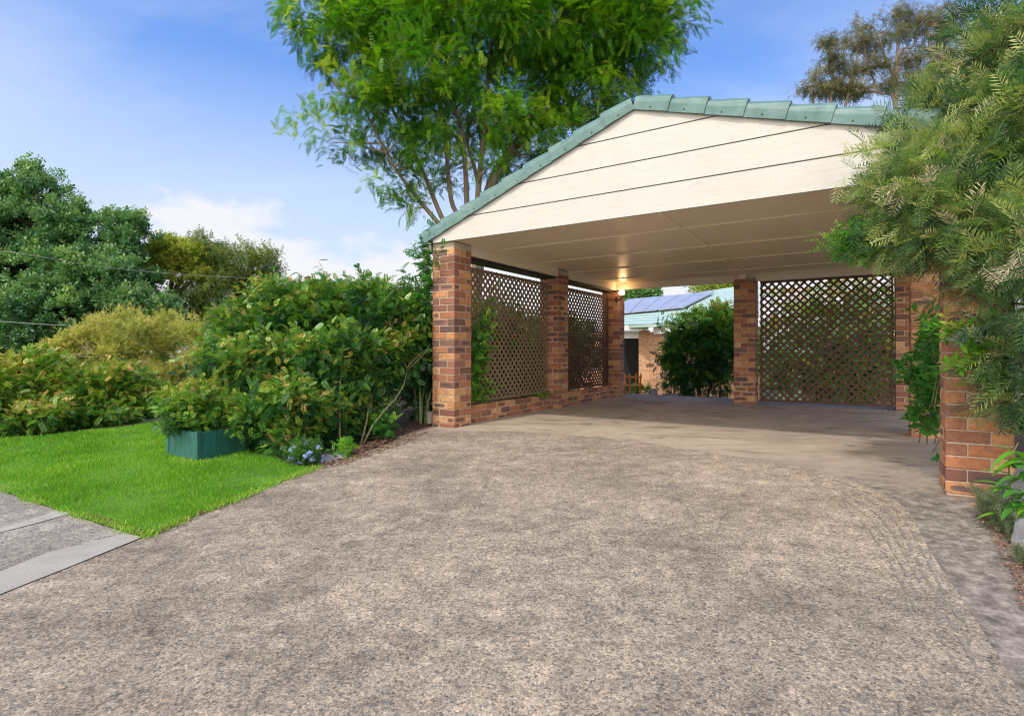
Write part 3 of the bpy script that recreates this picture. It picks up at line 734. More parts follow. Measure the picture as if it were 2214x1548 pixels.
tree('golden_shrub', b3, 'wide golden yellow shrub with twisted bare branches behind the lawn hedge', 'shrub', bl, LF['golden'], T_small, 1500, 11, .085, .115, M['bark'],
     [([b3, px(388, 850, Zg), px(372, 810, Zg), px(345, 790, Zg), px(280, 780, Zg), px(200, 765, Zg)], .035, .012), ([b3, px(392, 840, Zg), px(395, 800, Zg), px(370, 765, Zg), px(300, 745, Zg)], .035, .012),
      ([b3, px(392, 840, Zg), px(400, 790, Zg), px(395, 750, Zg)], .03, .012), ([px(392, 830, Zg), px(420, 790, Zg), px(470, 765, Zg)], .03, .012)],
     sub=80, r0=.014, r1=.004, tint=(.42, .25), top=.2, shell=.2)

# --- hedge along the lawn, left
def shrub(name, base, label, cat, blobs, leaf, templ, nclump, per, cr, size, stemm, nst=14, group=None, sub=50, sr=.012, **kw):
    base = np.array(base, float); t = empty(name, base, 0, label, cat, group)
    co, P = crown('foliage', [(b[0] - base, b[1], b[2], b[3]) for b in blobs], leaf, templ, nclump, per, cr, size, t, **kw)
    mb = MB(); idx = rng.permutation(len(P))[:nst]; src = []
    for i in idx:
        g = np.array([P[i][0] * .45 + rng.normal(0, .05), P[i][1] * .45, .0]); g[2] = gz(g[0] + base[0], g[1] + base[1]) - base[2]
        src += limb(mb, g, P[i], sr, sr * .4, .08, 5, 5)
    branches(mb, src, P[rng.permutation(len(P))[:sub]], sr * .5, sr * .2)
    mb.obj('stems', stemm, t, True); return t
g0 = G(110, 948)
bl = [B(-120, 850, 110, 75, 7.2, .7), B(20, 850, 90, 72, 7.4, .7), B(40, 910, 90, 42, 7.1, .5), B(120, 850, 80, 70, 7.8, .7), B(130, 905, 80, 40, 7.4, .5), B(210, 860, 80, 62, 8.1, .7), B(220, 905, 70, 35, 7.8, .5), B(290, 870, 60, 45, 8.5, .6), B(330, 880, 40, 40, 8.8, .5), B(60, 800, 60, 25, 7.8, .5, .8, .1), B(-60, 900, 90, 55, 7, .6)]
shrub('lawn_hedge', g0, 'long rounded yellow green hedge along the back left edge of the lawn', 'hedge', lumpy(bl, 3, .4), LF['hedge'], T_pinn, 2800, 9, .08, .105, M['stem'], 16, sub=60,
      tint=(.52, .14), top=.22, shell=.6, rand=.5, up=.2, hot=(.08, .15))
# orange blossom in it
# --- main hedge beside the pillar
g1 = G(700, 985)
bl = [B(560, 720, 85, 70, 7.0, .6), B(650, 690, 90, 60, 7.2, .6), B(740, 690, 90, 62, 7.2, .6), B(830, 700, 90, 65, 7.2, .6), B(895, 710, 50, 60, 7.2, .45), B(510, 760, 55, 55, 7., .5, .8, .2), B(480, 825, 42, 42, 6.6, .4, .6, .24),
      B(560, 810, 90, 75, 6.3, .6), B(650, 800, 95, 80, 6.2, .55, 1, -.05), B(750, 800, 95, 80, 6.3, .5, 1, -.05), B(840, 790, 75, 65, 6.6, .4, 1, -.03), B(880, 770, 45, 50, 6.8, .35), B(608, 875, 50, 48, 5.9, .4), B(620, 900, 85, 70, 5.7, .45), B(700, 900, 85, 60, 5.8, .4, 1, -.05), B(790, 880, 65, 50, 6.1, .35, 1, -.05),
      B(905, 850, 24, 60, 7.6, .3, .8, -.15), B(648, 948, 40, 36, 5.4, .26), B(820, 920, 55, 30, 6.2, .25, .8), B(760, 930, 45, 28, 6., .25, .8), B(600, 650, 60, 28, 7.2, .5, .8, .1), B(720, 640, 100, 24, 7.3, .5, .8, .1), B(850, 650, 70, 24, 7.3, .4, .8, .08)]
def keep_left(pos):
    w = pos + g1; v = vof(w[:, 0], w[:, 1]) ; u = uof(w[:, 0], w[:, 1])
    return ~((u > -.37))
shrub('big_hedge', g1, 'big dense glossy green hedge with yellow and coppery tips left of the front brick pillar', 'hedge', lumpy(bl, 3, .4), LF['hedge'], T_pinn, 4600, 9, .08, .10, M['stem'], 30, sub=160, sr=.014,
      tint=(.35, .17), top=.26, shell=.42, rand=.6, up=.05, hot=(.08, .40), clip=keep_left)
# long shoots standing out of its top
def shoots(name, base, label, cat, lines, leaf, templ, step, size, stemm, tint=(.35, .15), r=.006, group=None, droop=.2, spread=.8):
    base = np.array(base, float); t = empty(name, base, 0, label, cat, group); mb = MB(); P = []; D = []
    for ln in lines:
        p = smoothline([np.array(q) - base for q in ln], 8); mb.tube(p, list(np.linspace(r, r * .35, len(p))), 5)
        d = 0
        for a, b in zip(p[:-1], p[1:]):
            sgm = np.linalg.norm(b - a); d += sgm
            while d > step:
                d -= step; ax = (b - a) / sgm
                P.append(b + 0 * ax); D.append(ax * .5 + rng.normal(0, spread, 3) * np.array([1, 1, .6]) - np.array([0, 0, droop]))
    P = np.array(P); D = np.array(D); n = len(P)
    me = scatter_mesh('foliage', templ, P, D, size * rng.uniform(.7, 1.2, n), rng.normal(tint[0], tint[1], n))
    mb.obj('stems', stemm, t, True); link('foliage', me, leaf, t); return t
Zs = 7.0
ls_ = []
for x0, x1, y1, ym in ((700, 645, 578, 610), (705, 690, 552, 600), (720, 665, 592, 600), (800, 775, 568, 610), (790, 815, 585, 600), (830, 850, 590, 615), (610, 590, 572, 610), (640, 610, 600, 620), (880, 870, 565, 600), (900, 885, 585, 610), (760, 735, 600, 615), (850, 880, 605, 620), (560, 520, 640, 650), (590, 560, 610, 640), (760, 770, 600, 620)):
    ls_.append([px(x0, 665, Zs), px((x0 + x1) / 2 + 8, ym + 10, Zs - .1), px(x1, y1 + 12, Zs - .1)])
shoots('hedge_shoots', G(720, 975), 'thin leafy shoots sticking up into the sky from the big hedge', 'plant', ls_, LF['bright'], T_pinn, .035, .12, M['stem'], (.25, .12), .005)
# creeper beside the pillar top
zc = 7.0
ls_ = [[px(915, 700, zc), px(905, 620, zc), px(925, 550, zc), px(945, 500, zc)], [px(915, 690, zc), px(925, 610, zc), px(905, 560, zc), px(890, 540, zc)], [px(920, 660, zc), px(930, 600, zc), px(915, 540, zc), px(930, 480, zc - .15)],
       [px(910, 690, zc), px(890, 640, zc), px(870, 600, zc)], [px(925, 640, zc), px(935, 580, zc - .2), px(958, 532, zc - .35)], [px(900, 690, zc), px(925, 650, zc), px(930, 590, zc)]]
ls_ += [[np.array(p) + rng.normal(0, .05, 3) for p in l] for l in ls_[:3]]
shoots('creeper', G(905, 935), 'leafy creeper climbing the outer top corner of the front left pillar', 'plant', ls_, LF['bright'], T_pinn, .022, .125, M['stem'], (.28, .14), .005)

# --- planter box with its plant
pa, pb, pc = G(362, 990), G(427, 1001), G(556, 978)
e1 = pa - pb; e2 = pc - pb; e1[2] = e2[2] = 0
n1 = e1 / np.linalg.norm(e1); l1 = np.linalg.norm(e1)
n2 = np.array([-n1[1], n1[0], 0]); n2 = n2 if np.dot(n2, e2) > 0 else -n2; l2 = np.dot(e2, n2) + .55
pl = empty('planter_box', pb, math.atan2(n2[1], n2[0]), 'teal painted timber planter box standing on the lawn in front of the hedge', 'planter')
hp = .285; y1_ = l1 if np.dot(np.array([-n2[1], n2[0], 0]), n1) > 0 else -l1
ya, yb = min(0, y1_), max(0, y1_)
for (a, b) in (((0, ya, -.03), (l2, ya + .03, hp)), ((0, yb - .03, -.03), (l2, yb, hp)), ((0.0, ya + .031, -.03), (.03, yb - .031, hp)), ((l2 - .03, ya + .031, -.03), (l2, yb - .031, hp))):
    mb = MB(); mb.bevelbox(a, b, .004); mb.obj('side_board', M['planter'], pl)
for (a, b) in (((-.008, ya - .008, -.03), (.03, ya + .03, hp + .012)), ((-.008, yb - .03, -.03), (.03, yb + .008, hp + .012))):
    mb = MB(); mb.bevelbox(a, b, .003); mb.obj('corner_post', M['planter'], pl)
mb = MB(); mb.box((.031, ya + .032, .0), (l2 - .031, yb - .032, hp - .05)); mb.obj('soil', M['soil'], pl)
zz = pb[1] + .25
bl = [B(390, 890, 35, 35, zz, .2), B(440, 880, 55, 42, zz + .1, .3), B(400, 915, 32, 18, zz - .15, .12, .8), B(500, 890, 45, 35, zz + .2, .3, 1, .08), B(450, 850, 50, 25, zz + .3, .3, .8, .12), B(530, 915, 30, 22, zz, .2, .8, .05), B(370, 860, 30, 22, zz + .3, .2, .7, .15)]
shrub('planter_shrub', pb + n1 * l1 * .5 + n2 * .35 + np.array([0, 0, hp - .06]), 'small leafy shrub with orange tinged tips spilling over the teal planter', 'shrub', bl, LF['hedge'], T_pinn, 430, 8, .045, .075, M['stem'], 10, sub=30, sr=.006,
      tint=(.46, .14), top=.2, shell=.4, rand=.6, hot=(.05, .3))

# --- blue flowering plant
gf = G(660, 1005); Zf = gf[1]
bl = [B(660, 980, 34, 26, Zf, .14), B(645, 990, 20, 18, Zf - .05, .1), B(680, 985, 18, 22, Zf, .1)]
fl = shrub('blue_flower_bush', gf, 'low bush dotted with pale blue flowers at the corner of lawn and driveway', 'plant', bl, LF['hedge'], T_small, 90, 5, .03, .07, M['stem'], 6, sub=10, sr=.003, tint=(.3, .1), top=.2, shell=.3)
P, D, T = clumps([(b[0] - gf, b[1] * 1.05, 1, 0) for b in bl], total=34, shell=.9)
k = (D[:, 1] < .3); P = P[k]; D = D[k]
pet = []
V = []; F = []
for a in range(5):
    an = a * 2 * math.pi / 5; c, s_ = math.cos(an), math.sin(an); i = len(V)
    V += [(0.1, 0, 0), (.0 + .1, .5 * c - .25 * s_, .5 * s_ + .25 * c), (.1, 1. * c, 1. * s_), (.1, .5 * c + .25 * s_, .5 * s_ - .25 * c)]; F.append((i, i + 1, i + 2, i + 3))
T_flow = (np.array(V), np.array(F))
for p_, d_ in zip(P[:24], D[:24]):
    pos = p_ + rng.normal(0, .010, (4, 3)); dd = d_ + rng.normal(0, .3, (4, 3)) + np.array([0, -.5, .3])
    link('flower', scatter_mesh('flower', T_flow, pos, dd, np.full(4, .017), rng.random(4)), LF['flower'], fl)

# --- small bright plants at the bed edge
def tuft(name, x, y, w, h, label, leaf, templ, n, size, tint=(.5, .15), group=None, cr=.03, cat='plant', per=5, **kw):
    g = G(x, y); Z = g[1]; bl = [B(x, y - h * .55, w, h * .5, Z, w * Z / FPX * .7)]
    return shrub(name, g, label, cat, bl, leaf, templ, n, per, cr, size, M['stem'], 5, group, sub=6, sr=.003, tint=tint, shell=.3, **kw)
tuft('bed_plant', 745, 988, 28, 30, 'low bright green plant beside the rocks at the driveway edge', LF['bright'], T_pinn, 26, .075, (.5, .15))
tuft('yellow_seedling', 722, 960, 20, 60, 'yellow leaved seedling in the bed under the big hedge', LF['lime'], T_pinn, 16, .085, (.85, .1))
tuft('bed_plant', 815, 948, 46, 48, 'dark glossy bed plant below the hedge nearest the front pillar', LF['bright'], T_pinn, 60, .10, (.3, .15))

# --- rocks
def rock(name, p, s, label, seed, group='loose edging rocks', flat=.6):
    r = np.random.default_rng(seed); bm = bmesh.new(); bmesh.ops.create_icosphere(bm, subdivisions=3, radius=1)
    ax = [r.normal(0, 1, 3) for _ in range(9)]; ax = [a / np.linalg.norm(a) for a in ax]; hh = r.uniform(.55, .95, 9)
    for v in bm.verts:
        c = np.array(v.co)
        for a, h in zip(ax, hh):
            d = c.dot(a)
            if d > h: c = c - a * (d - h) * .92
        v.co = c * np.array(s) + r.normal(0, .012, 3) * np.array(s)
    me = bpy.data.meshes.new(name); bm.to_mesh(me); bm.free()
    o = link(name, me, M['rock']); o.location = (p[0], p[1], p[2] + s[2] * flat * .5); tag(o, label, 'rock', group); return o
for i, (x, y, s, lb) in enumerate(((705, 1000, (.10, .06, .06), 'flat grey rock right next to the blue flowers'), (735, 992, (.09, .06, .05), 'low grey rock beneath the small bright bed plant'))):
    rock('rock', G(x, y), s, lb, 10 + i)
# pale block by the pillar
g = G(929, 916); mb = MB(); mb.bevelbox((-.055, -.05, -.02), (.055, .05, .155), .006); o = mb.obj('concrete_block', M['slabby']); o.location = g + np.array([0, .06, 0]); o.rotation_euler = (0, R(4), ROTZ)
tag(o, 'pale cream block standing against the outer foot of the front left pillar', 'block')

# --- snake plant
g = G(908, 918); t = empty('snake_plant', g + np.array([0, .1, 0]), 0, 'tall upright sword leaved plant in the dark gap beside the front left pillar', 'plant')
snm = plain('variegated_sword_leaf', (.17, .24, .09), .45, .4, 30, stretch=(1, 1, 3))
for k in range(9):
    mb = MB(); h = rng.uniform(.3, .72); x = rng.uniform(-.10, .09); y = rng.uniform(-.03, .25); lean = rng.normal(0, .09); w = rng.uniform(.012, .024); tw = rng.uniform(0, .8)
    vs = []; fs = []
    for i in range(7):
        t_ = i / 6; ww = w * (math.sin(math.pi * min(1, .35 + t_ * .65)) ** .7 if t_ < 1 else .02) ; a = tw + t_ * .3
        c = np.array([x + lean * t_ * t_, y, h * t_]); n_ = np.array([math.cos(a), math.sin(a), 0])
        vs += [c - n_ * ww, c + np.array([-n_[1], n_[0], 0]) * ww * .35, c + n_ * ww]
    for i in range(6):
        for j in range(2): fs.append((i * 3 + j, i * 3 + j + 1, i * 3 + j + 4, i * 3 + j + 3))
    mb.add(vs, fs); mb.obj('leaf', snm, t)

# --- leaf litter
def litter(name, poly_px, n, size, label_kind, mat):
    P = []
    xs = [p[0] for p in poly_px]; ys = [p[1] for p in poly_px]
    def inside(x, y):
        c = False; j = len(poly_px) - 1
        for i in range(len(poly_px)):
            xi, yi = poly_px[i]; xj, yj = poly_px[j]
            if (yi > y) != (yj > y) and x < (xj - xi) * (y - yi) / (yj - yi) + xi: c = not c
            j = i
        return c
    while len(P) < n:
        x, y = rng.uniform(min(xs), max(xs)), rng.uniform(min(ys), max(ys))
        if inside(x, y): P.append(G(x, y) + np.array([0, 0, .014 + rng.random() * .012]))
    P = np.array(P); d = rng.normal(0, 1, (n, 3)) * np.array([1, 1, .15])
    V = np.array([(0, 0, 0), (.5, .28, .08), (1, 0, .02), (.5, -.28, .08)]); F = np.array([(0, 1, 2, 3)])
    me = scatter_mesh(name, (V, F), P, d, size * rng.uniform(.5, 1.4, n), rng.random(n), flat=3.)
    o = link(name, me, mat); tag(o, kind='stuff'); return o
litter('leaf_litter', [(690, 1004), (760, 975), (830, 945), (905, 915), (935, 922), (925, 940), (850, 972), (760, 1002), (700, 1018)], 1500, .026, '', LF['litter'])
litter('leaf_litter', [(2090, 1090), (2130, 1080), (2200, 1200), (2214, 1240), (2214, 1330), (2190, 1260), (2150, 1180)], 700, .016, '', LF['litter'])
litter('leaf_litter', [(1640, 875), (1930, 890), (1950, 905), (1640, 885)], 300, .03, '', LF['litter'])
litter('leaf_litter', [(700, 1020), (940, 930), (1300, 1000), (900, 1100)], 160, .014, '', LF['litter'])
litter('leaf_litter', [(150, 1112), (310, 1163), (318, 1158), (210, 1122)], 260, .022, '', LF['litter'])
litter('leaf_litter', [(330, 1163), (520, 1084), (510, 1080), (330, 1155)], 220, .02, '', LF['litter'])

# ------------------------------------------------------------------ lawn blades
def lawnblades():
    poly = [(p[0], p[1]) for p in lawn]
    A = np.array(poly); lo = A.min(0); hi = A.max(0); lo[0] = max(lo[0], -11)
    n = 900000; X = rng.uniform(lo[0], hi[0], n); Y = rng.uniform(lo[1], hi[1], n)
    dist = np.hypot(X, Y); keep = rng.random(n) < np.clip((4.6 / dist) ** 2, .12, 1); X, Y = X[keep], Y[keep]
    c = np.zeros(len(X), bool); j = len(poly) - 1
    for i in range(len(poly)):
        xi, yi = poly[i]; xj, yj = poly[j]
        if yi != yj:
            m = ((yi > Y) != (yj > Y)) & (X < (xj - xi) * (Y - yi) / (yj - yi) + xi); c ^= m
        j = i
    X, Y = X[c], Y[c]
    vis = (X / Y > -1.0); X, Y = X[vis], Y[vis]
    n = len(X); Z = np.array([gz(a, b) for a, b in zip(X, Y)]) + .010
    pos = np.stack([X, Y, Z], 1); d = rng.normal(0, .38, (n, 3)); d[:, 2] = 1
    dist = np.hypot(X, Y); sc = rng.uniform(.018, .036, n) * np.clip(dist / 5, .9, 1.5)
    V = np.array([(0, -.07, 0), (.55, -.055, .03), (1, 0, .12), (.5, .06, .03)]); F = np.array([(0, 1, 2, 3)])
    # patches of slightly different green
    tint = .42 + .17 * np.sin(X * 1.7 + 1.3 * np.sin(Y * 1.1)) * np.cos(Y * 1.9 + np.sin(X * 2.3)) + .14 * np.sin(X * 7.3 + 2 * np.sin(Y * 5.1)) * np.sin(Y * 6.7 + 2 * np.cos(X * 4.3)) + rng.normal(0, .19, n) + (rng.random(n) < .05) * .5
    tint += np.clip(np.sin(X * 2.9 + 4) * np.sin(Y * 3.7 + 1) - .72, 0, 1) * 1.3; sc *= 1 + .3 * np.sin(X * 5.1) * np.sin(Y * 4.3 + X)
    me = scatter_mesh('grass', (V, F), pos, d, sc, tint, .0, flat=.2)
    o = link('grass', me, LF.get('g', M['grass'])); tag(o, kind='stuff')
lawnblades()
def edgegrass():
    P = []
    for line, n_ in (([(690, 1015), (600, 1050), (500, 1091), (400, 1131), (318, 1166)], 2600), ([(318, 1166), (300, 1160), (220, 1139), (130, 1108), (60, 1085), (0, 1064), (-60, 1040)], 1800)):
        pts = [G(*q) for q in line]; seg = [np.linalg.norm(b - a) for a, b in zip(pts[:-1], pts[1:])]; cum = np.cumsum([0] + seg)
        for t in rng.random(n_) * cum[-1]:
            k = min(np.searchsorted(cum, t) - 1, len(seg) - 1); k = max(k, 0); f_ = (t - cum[k]) / seg[k]
            dens = math.sin(t * 9) + math.sin(t * 23 + 1) * .6
            if rng.random() < .45 + .3 * dens: P.append(pts[k] + (pts[k + 1] - pts[k]) * f_ + np.array([rng.normal(0, .022), rng.normal(0, .022), .008]))
    for x, y in ((362, 990), (385, 995), (405, 999), (427, 1003), (450, 1003), (480, 998), (520, 988)):
        g_ = G(x, y + 3)
        for _ in range(60): P.append(g_ + np.array([rng.normal(0, .07), rng.normal(0, .02), .01]))
    P = np.array(P); n_ = len(P); d = rng.normal(0, .6, (n_, 3)); d[:, 2] = 1
    V = np.array([(0, -.05, 0), (.55, -.045, .06), (1, 0, .2), (.5, .05, .06)]); F = np.array([(0, 1, 2, 3)])
    me = scatter_mesh('grass', (V, F), P, d, rng.uniform(.02, .06, n_), np.clip(rng.normal(.72, .25, n_), 0, 1), .0, flat=.2)
    tag(link('grass', me, M['grass']), kind='stuff')
edgegrass()

# ------------------------------------------------------------------ behind the left lattices
gl = L(-1.0, 1.4)
def Lb(u, v, z, ru, rv, rz_, w=1., t=0.):
    return (L(u, v, z), np.array([abs(ru * RU[0]) + abs(rv * DV[0]), abs(ru * RU[1]) + abs(rv * DV[1]), rz_]), w, t)
def off_lattice(base):
    def f(pos):
        w = pos + base; u = uof(w[:, 0], w[:, 1]); v = vof(w[:, 0], w[:, 1]); return (u < -.38) | (v < -.1)
    return f
bl = [Lb(-1., .8, .9, .4, .6, .75), Lb(-1.1, 1.9, 1.0, .4, .7, .75), Lb(-1.0, 3.0, .8, .4, .7, .8), Lb(-1.2, 4.2, .9, .4, .8, .8), Lb(-1.1, 5.4, .9, .4, .7, .8), Lb(-1.1, 2.2, 1.5, .3, .4, .3, .7)]
shrub('side_shrubbery', gl, 'dark leafy shrubbery seen through the left lattice panels', 'shrub', bl, LF['hedge'], T_pinn, 1100, 7, .1, .17, M['stem'], 16, sub=30, tint=(.30, .14), top=.15, shell=.3, clip=off_lattice(gl), hot=(.08, .3))
zc = 7.1
def LL(u, v, z): return L(u, v, z)
ls_ = []
for k in range(34):
    v0 = rng.uniform(.38, .85); z1 = rng.uniform(.4, 1.5); ls_.append([LL(-.28, v0, .2), LL(-.24 + rng.uniform(0, .08), v0 + rng.uniform(-.05, .15), z1 * .6), LL(-.16 + rng.uniform(-.02, .08), v0 + rng.uniform(-.05, .4), z1)])
shoots('lattice_vine', L(-.28, .55), 'bright green vine pushing through the first lattice beside the front pillar', 'plant', ls_, LF['bright'], T_pinn, .032, .10, M['stem'], (.5, .22), .004, spread=.5)
ls_ = []
for k in range(38):
    v0 = rng.uniform(1.0, 2.6); z1 = rng.uniform(.9, 1.9); ls_.append([LL(-.5, v0, .2), LL(-.42, v0 + rng.uniform(-.2, .2), z1 * .6), LL(-.28, v0 + rng.uniform(-.35, .3), z1)])
shoots('lattice_vine', L(-.5, 2.), 'darker vine growing behind the middle of the first lattice panel', 'plant', ls_, LF['bright'], T_pinn, .05, .14, M['stem'], (.22, .14), .005)
ls_ = [[LL(-.2, 2.2, .25), LL(-.1, 2.4, .28), LL(-.03, 2.62, .30)], [LL(-.2, 2.0, .25), LL(-.12, 2.2, .27), LL(-.06, 2.45, .27)]]
shoots('lattice_vine', L(-.2, 2.2, .22), 'small bright sprig on top of the dwarf wall at the second pillar', 'plant', ls_, LF['bright'], T_pinn, .03, .09, M['stem'], (.6, .15), .003, spread=.4)

# ------------------------------------------------------------------ behind: house, shrub, trolley
hz = gv(20)
house = empty('brick_house', (5, 20, hz), 0, 'single storey brick house with solar panels seen through the back of the carport', 'house')
hb = np.array([5, 20, hz])
bt = brickmat('house_brick', 1.25)
def bw(m):
    mm, nt, b, out = newmat('house_brickwork'); n = N(nt)
    c = n('TexCoord').outputs['UV']
    t = n('TexBrick', {'Vector': c, 'Color1': (.62, .33, .17, 1), 'Color2': (.42, .18, .10, 1), 'Mortar': (.60, .48, .36, 1), 'Scale': 1., 'Brick Width': .24, 'Row Height': .086, 'Mortar Size': .006, 'Bias': -.2})
    f = n.noise(n.coord((3, 3, 10)), 4, 2, .5); col = n.mix(n.ramp(f, [(.62, (0, 0, 0)), (.66, (.8, .8, .8))]), t.outputs[0], (.12, .09, .10))
    n.link(col, b.inputs['Base Color']); b.inputs['Roughness'].default_value = .85; return mm
M['hbrick'] = bw(0)
def wallquad(mb, a, b, z0, z1, th=.12):
    a = np.array(a, float); b = np.array(b, float); d = b - a; ln = np.linalg.norm(d); n_ = np.array([-d[1], d[0]]) / ln * th
    vs = [(a[0], a[1], z0), (b[0], b[1], z0), (b[0], b[1], z1), (a[0], a[1], z1), (a[0] + n_[0], a[1] + n_[1], z0), (b[0] + n_[0], b[1] + n_[1], z0), (b[0] + n_[0], b[1] + n_[1], z1), (a[0] + n_[0], a[1] + n_[1], z1)]
    uv = [(0, z0), (ln, z0), (ln, z1), (0, z1)]; e = [(0, 0)] * 4
    mb.add([np.array(v) - hb for v in vs], [(0, 1, 2, 3), (7, 6, 5, 4), (0, 4, 5, 1), (1, 5, 6, 2), (2, 6, 7, 3), (3, 7, 4, 0)], 0, [uv, uv[::-1], e, [(0, z0), (.12, z0), (.12, z1), (0, z1)], e, [(0, z0), (.12, z0), (.12, z1), (0, z1)]])
zt = 1.66
A_ = px(1330, 757, 20.2)[:2]; Bd = px(1381, 757, 20)[:2]; Cc = px(1403, 757, 19.8)[:2]; Dd = px(1455, 757, 18.2)[:2]; Ee = px(1640, 757, 15.5)[:2]
mb = MB(); wallquad(mb, Bd, Cc, hz - .1, zt); wallquad(mb, Cc + np.array([.003, -.0]), Dd, hz - .1, zt - .06); wallquad(mb, Dd, Ee, hz - .1, zt - .06)
wallquad(mb, A_ - np.array([3.5, 0]), A_ + np.array([.05, 0]), hz - .1, zt); mb.obj('wall', M['hbrick'], house)
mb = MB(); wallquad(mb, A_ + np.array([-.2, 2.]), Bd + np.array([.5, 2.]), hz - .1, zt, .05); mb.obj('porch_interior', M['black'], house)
mb = MB(); wallquad(mb, A_ + np.array([.051, .02]), Bd - np.array([.001, -.02]), 1.38, zt - .002, .1); mb.obj('door_head', M['white'], house)
q0 = px(1330, 757, 19.7)[:2]; q1 = px(1402, 757, 19.4)[:2]
mb = MB(); wallquad(mb, q0 - np.array([3.5, 0]), q1, zt, zt + .16, .1); wallquad(mb, Cc + np.array([.05, -.42]), Dd + np.array([-.35, -.1]), zt - .16, zt + .10, .08); wallquad(mb, Dd + np.array([-.33, -.12]), Ee + np.array([-.3, -.2]), zt - .16, zt + .10, .08); mb.obj('gutter', M['white'], house)
# roof plane
E1 = np.array([*px(1340, 757, 19.6)[:2], zt + .15]); E2 = np.array([*px(1460, 757, 17.6)[:2], zt + .13]); R1 = px(1360, 650, 25.)
nr = np.cross(E2 - E1, R1 - E1); nr /= np.linalg.norm(nr); nr = nr if nr[2] > 0 else -nr
def onroof(x, y, off_=0.):
    p0 = np.array([0, 0, CAMZ]); d = px(x, y, 1.) - p0; t = (E1 + nr * off_ - p0).dot(nr) / d.dot(nr); return p0 + d * t
def slab_poly(mb, pts, th):
    n = len(pts); vs = [np.array(p) - hb for p in pts] + [np.array(p) - nr * th - hb for p in pts]
    mb.add(vs, [tuple(range(n)), tuple(range(2 * n - 1, n - 1, -1))] + [(i, (i + 1) % n, n + (i + 1) % n, n + i) for i in range(n)])
mb = MB()
Epts = [onroof(1320, 703), onroof(1400, 702), onroof(1452, 696), onroof(1640, 672)]
lf = onroof(1300, 660); top = [onroof(1640, 612), onroof(1500, 634), onroof(1340, 653)]
slab_poly(mb, Epts + top, .1)
def rtmat():
    m, nt, b, out = newmat('pale_green_roof_tiles'); n = N(nt)
    c = n.coord((1, 1, 1)); w = n('TexWave', {'Vector': n.coord((.6, 1.6, 1.2)), 'Scale': 2.2, 'Distortion': .6, 'Detail': 2.}, wave_type='BANDS', bands_direction='Z').outputs[0]
    f = n.noise(c, 9, 5, .7); col = n.ramp(f, [(.3, (.36, .50, .43)), (.7, (.58, .72, .64))]); col = n.mix(n.ramp(w, [(.75, (0, 0, 0)), (.95, (.5, .5, .5))]), col, (.12, .22, .19))
    n.link(col, b.inputs['Base Color']); b.inputs['Roughness'].default_value = .35; n.link(n.bump(w, .6, .05), b.inputs['Normal']); return m
mb.obj('roof', rtmat(), house)
for (xa, xb) in ((1300, 1400), (1402, 1500)):
    pass
def sp(pts): mb = MB(); slab_poly(mb, [onroof(x, y, .12) for x, y in pts], .05); return mb
cells = 4
def lerp(a, b, t): return (a[0] + (b[0] - a[0]) * t, a[1] + (b[1] - a[1]) * t)
botl, botr, topl, topr = (1335, 677), (1478, 663), (1355, 647), (1545, 630)
for k in range(5):
    t0, t1 = k / 5 + .004, (k + 1) / 5 - .004
    sp([lerp(botl, botr, t0), lerp(botl, botr, t1), lerp(topl, topr, t1), lerp(topl, topr, t0)]).obj('solar_panel', M['solar'], house)

# pale garden wall far behind the rear lattice
# shrub behind the slab edge
gs = G(1500, 862)
gs = px(1505, 862, 12.2); gs[2] = gz(gs[0], gs[1])
bl = [B(1500, 770, 62, 60, 12.4, .5), B(1545, 740, 45, 60, 12.2, .5), B(1470, 760, 40, 55, 12.4, .4), B(1510, 710, 60, 35, 12.4, .5, 1, .12), B(1560, 690, 40, 35, 12.3, .4, 1, .15), B(1480, 820, 45, 35, 12.3, .4), B(1545, 820, 40, 30, 12.3, .4, .5), B(1590, 740, 40, 70, 12.4, .4, .8), B(1440, 700, 18, 8, 12.4, .15, .5, .1)]
shrub('rear_shrub', gs, 'rounded dark green shrub outside the back opening of the carport', 'shrub', bl, LF['hedge'], T_pinn, 900, 7, .09, .17, M['stem'], 14, sub=40, tint=(.30, .12), top=.28, shell=.5)
for i, (x, y, s, lb) in enumerate(((1450, 862, (.22, .1, .07), 'pale flat edging stone left of the rear shrub'), (1490, 864, (.25, .1, .06), 'middle edging stone in front of the rear shrub'), (1535, 866, (.22, .1, .07), 'edging stone under the rear shrub beside the rear pillar'), (1412, 858, (.10, .08, .12), 'small upright grey stone at the left end of the rear edging'))):
    p = px(x, y, 12.0); p[2] = gz(p[0], p[1]) + .0; rock('rock', p, s, lb, 30 + i, 'rear edging stones')
# orange trolley
p = px(1368, 858, 12.6); tr = empty('garden_trolley', (p[0], p[1], gz(p[0], p[1])), .3, 'small orange timber stand beside the far left pillar', 'stand')
for a, b in (((-.12, -.1, 0), (-.14, -.1, .5)), ((.12, -.1, 0), (.15, -.1, .5)), ((-.12, .1, 0), (-.14, .1, .5)), ((.12, .1, 0), (.15, .1, .5))):
    mb = MB(); mb.beam(a, b, .03, .03, (1, 0, 0)); mb.obj('leg', M['orange'], tr)
mb = MB(); mb.box((-.18, -.14, .22), (.18, .14, .245)); mb.obj('shelf', M['orange'], tr)
mb = MB(); mb.beam((-.16, -.12, .42), (.16, -.12, .42), .03, .04); mb.beam((-.16, .12, .42), (.16, .12, .42), .03, .04); mb.obj('rail', M['orange'], tr)
p = px(1392, 862, 12.8); p[2] = gz(p[0], p[1])
bl = [B(1390, 848, 18, 12, 12.8, .15)]
shrub('rear_fern', p, 'small pale green plant at the foot of the house wall', 'plant', bl, LF['bright'], T_pinn, 30, 5, .04, .12, M['stem'], 3, sub=4, sr=.004, tint=(.5, .15))
